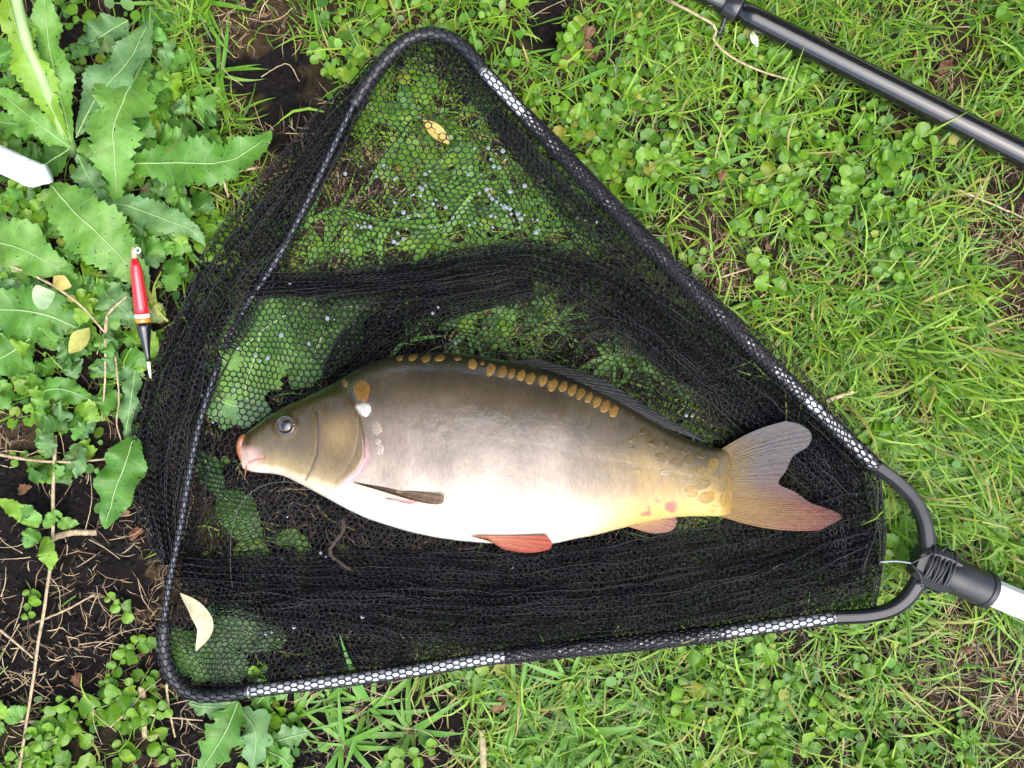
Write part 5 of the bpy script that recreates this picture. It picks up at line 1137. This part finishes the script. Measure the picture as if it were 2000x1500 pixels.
fin('pelvic_fin', [(915, 1046), (935, 1052), (955, 1056)], [(1068, 1046), (1078, 1062), (1070, 1074), (1030, 1080), (985, 1074)], [fish_pt(920, 1042)[2] + .002, fish_pt(935, 1046)[2] + .003, fish_pt(955, 1049)[2] + .004], [fish_pt(1060, 1046)[2] + .006, .066, .062, .062], lambda t, f: mixcol((.42, .175, .095), (.36, .075, .048), f), 10, n=90, ridge=.0012)
fin('anal_fin', [(1225, 1028), (1250, 1020), (1285, 1012)], [(1262, 1040), (1285, 1042), (1312, 1036), (1322, 1020), (1318, 1006)], [.042, .042, .044], [.036, .036, .036], lambda t, f: mixcol((.34, .19, .07), (.20, .085, .065), f), 10, n=90)
# dorsal fin folded down along the back
zd = lambda x: float(f_zc(np.array([float(x)]))[0])
fin('dorsal_fin', [(985, 704), (1050, 718), (1120, 741), (1200, 781), (1290, 832)], [(1050, 700), (1105, 716), (1180, 742), (1250, 785), (1330, 832), (1385, 866)], [zd(985) + .012, zd(1050) + .012, zd(1120) + .012, zd(1200) + .010, zd(1290) + .008], [zd(1050) + .002, zd(1150), zd(1250), zd(1340) - .002], lambda t, f: mixcol((.038, .034, .028), (.03, .03, .034), f), 18, n=160, k=16, ridge=.0009)

# ------------------------------------------------------------------ rod, float, white tube
rod = empty('fishing_rod', P(1426, 12), 'thick glossy black fishing rod lying across the grass', 'fishing rod')
rodm = simple('rod_blank', (.009, .008, .0075), .2, vary=.3, nscale=120, bumpd=.0003, coat=.7)
ux, uy = (ROD_B[0] - ROD_A[0]) / 643.5, (ROD_B[1] - ROD_A[1]) / 643.5
def rodp(t, z=.024): return P(ROD_A[0] + ux * t, ROD_A[1] + uy * t, z)
C = np.array([rodp(t) for t in np.linspace(18, 1000, 30)]); child('blank', tube_mesh('blank', C, np.linspace(21.5, 25, 30) * S, rodm, 40), rod)
C = np.array([rodp(t) for t in (-420, -200, -60, 18)]); child('upper_section', tube_mesh('upper_section', C, np.array([17, 19, 20, 20.5]) * S, rodm, 40), rod)
C = np.array([rodp(t) for t in (-12, -10, 16, 18, 19)]); child('ferrule_band', tube_mesh('ferrule_band', C, np.array([20.5, 23.4, 23.4, 23.0, 21.5]) * S, simple('ferrule', (.03, .03, .033), .22, coat=.5), 40), rod)
px_tube('keeper_leg', [(1416, 34, .024), (1411, 50, .022), (1404, 68, .018)], [4.5, 4, 3.2], 'black', rod, 10, 10)
a = np.linspace(0, 2 * math.pi, 20); C = np.array([P(1407 + 7 * math.cos(t), 60 + 11 * math.sin(t), .019) for t in a]); child('keeper_ring', tube_mesh('keeper_ring', C, .0011, M['black'], 6), rod)

flo = empty('fishing_float', P(275, 610, .03), 'red and black fishing float with white and orange stripes on leaves', 'float')
FA, FB = np.array(P(260, 482, .062)), np.array(P(294, 738, .030)); FL = np.linalg.norm(FB - FA)
def fpart(name, t0, t1, radii, mat, n=20):
    C = np.array([FA + (FB - FA) * t for t in np.linspace(t0, t1, len(radii))]); return child(name, tube_mesh(name, C, np.array(radii) * S, mat, n, True), flo)
redm = simple('red_paint', (.62, .012, .022), .18, vary=.1, bumpd=.0001, coat=1)
fpart('tip_plug', .0, .085, [2.5, 4, 4.5, 5], simple('cork', (.55, .38, .24), .5))
fpart('body', .085, .50, [6, 9.5, 10.8, 11.3, 11.9, 12.4, 12.9, 13.2], redm)
fpart('white_band', .50, .53, [13.3, 13.6, 13.6, 13.5], M['white']); fpart('orange_band', .53, .565, [13.5, 13.7, 13.6, 13.4], simple('orange_paint', (.85, .22, .02), .25, coat=.6))
fpart('lower_body', .565, .87, [13.3, 12.6, 11.2, 9.2, 7.2, 5.6, 4.4, 3.6], simple('black_paint', (.010, .010, .012), .15, bumpd=.0001, coat=1)); fpart('stem_tip', .87, 1.0, [3.4, 3, 2.6, 1.6], simple('cream', (.72, .72, .5), .4))
a = np.linspace(0, 2 * math.pi, 16); C = np.array([P(269 + 5 * math.cos(t), 489 + 5 * math.sin(t), .062) for t in a]); child('swivel_ring', tube_mesh('swivel_ring', C, .0009, M['silver'], 6), flo); px_tube('swivel', [(272, 493, .06), (276, 500, .058), (277, 505, .056)], [2.4, 3, 2], 'black', flo, 8, 6)

wt_ = empty('white_tube', P(0, 310, .05), 'white plastic tube end resting on broad toothed leaves', 'tube')
px_tube('tube', [(-260, 190, .06), (-60, 283, .058), (58, 338, .056)], [25, 25, 24], 'white', wt_, 24, 12)
px_tube('end_cap', [(52, 335, .0562), (60, 338.5, .056), (84, 340, .0555), (95, 338, .055)], [25.2, 25, 19, 17], 'white', wt_, 24, 14)

# weed scrap hung on the float, small details
scrap = empty('pond_weed', P(300, 600, .03), 'stringy yellow-green pond weed scrap draped against the float', 'pond weed')
for q in range(9):
    a0 = random.uniform(-.6, .8); x0, y0 = 320 + random.uniform(-12, 8), 622 + random.uniform(-10, 6); pts = [(x0, y0, .03), (x0 - 14 + random.uniform(-8, 8), y0 - 24, .036), (x0 - 26 + 22 * a0, y0 - 60 + random.uniform(-12, 12), .036), (x0 - 22 + 40 * a0, y0 - 80 + random.uniform(-10, 20), .03)]
    C = np.array([P(*t) for t in spline(pts, 14)]); child('strand', tube_mesh('strand', C, np.linspace(.0016, .0007, 14), simple('pond_weed', (.20, .24, .03), .4, vary=.4), 6), scrap)
big_leaf(scrap, [(322, 625, .03), (300, 610, .035), (270, 592, .04)], 40, (.09, .15, .02), prof_oval, seed=222, teeth=.1, rib=False, wavy=.002)
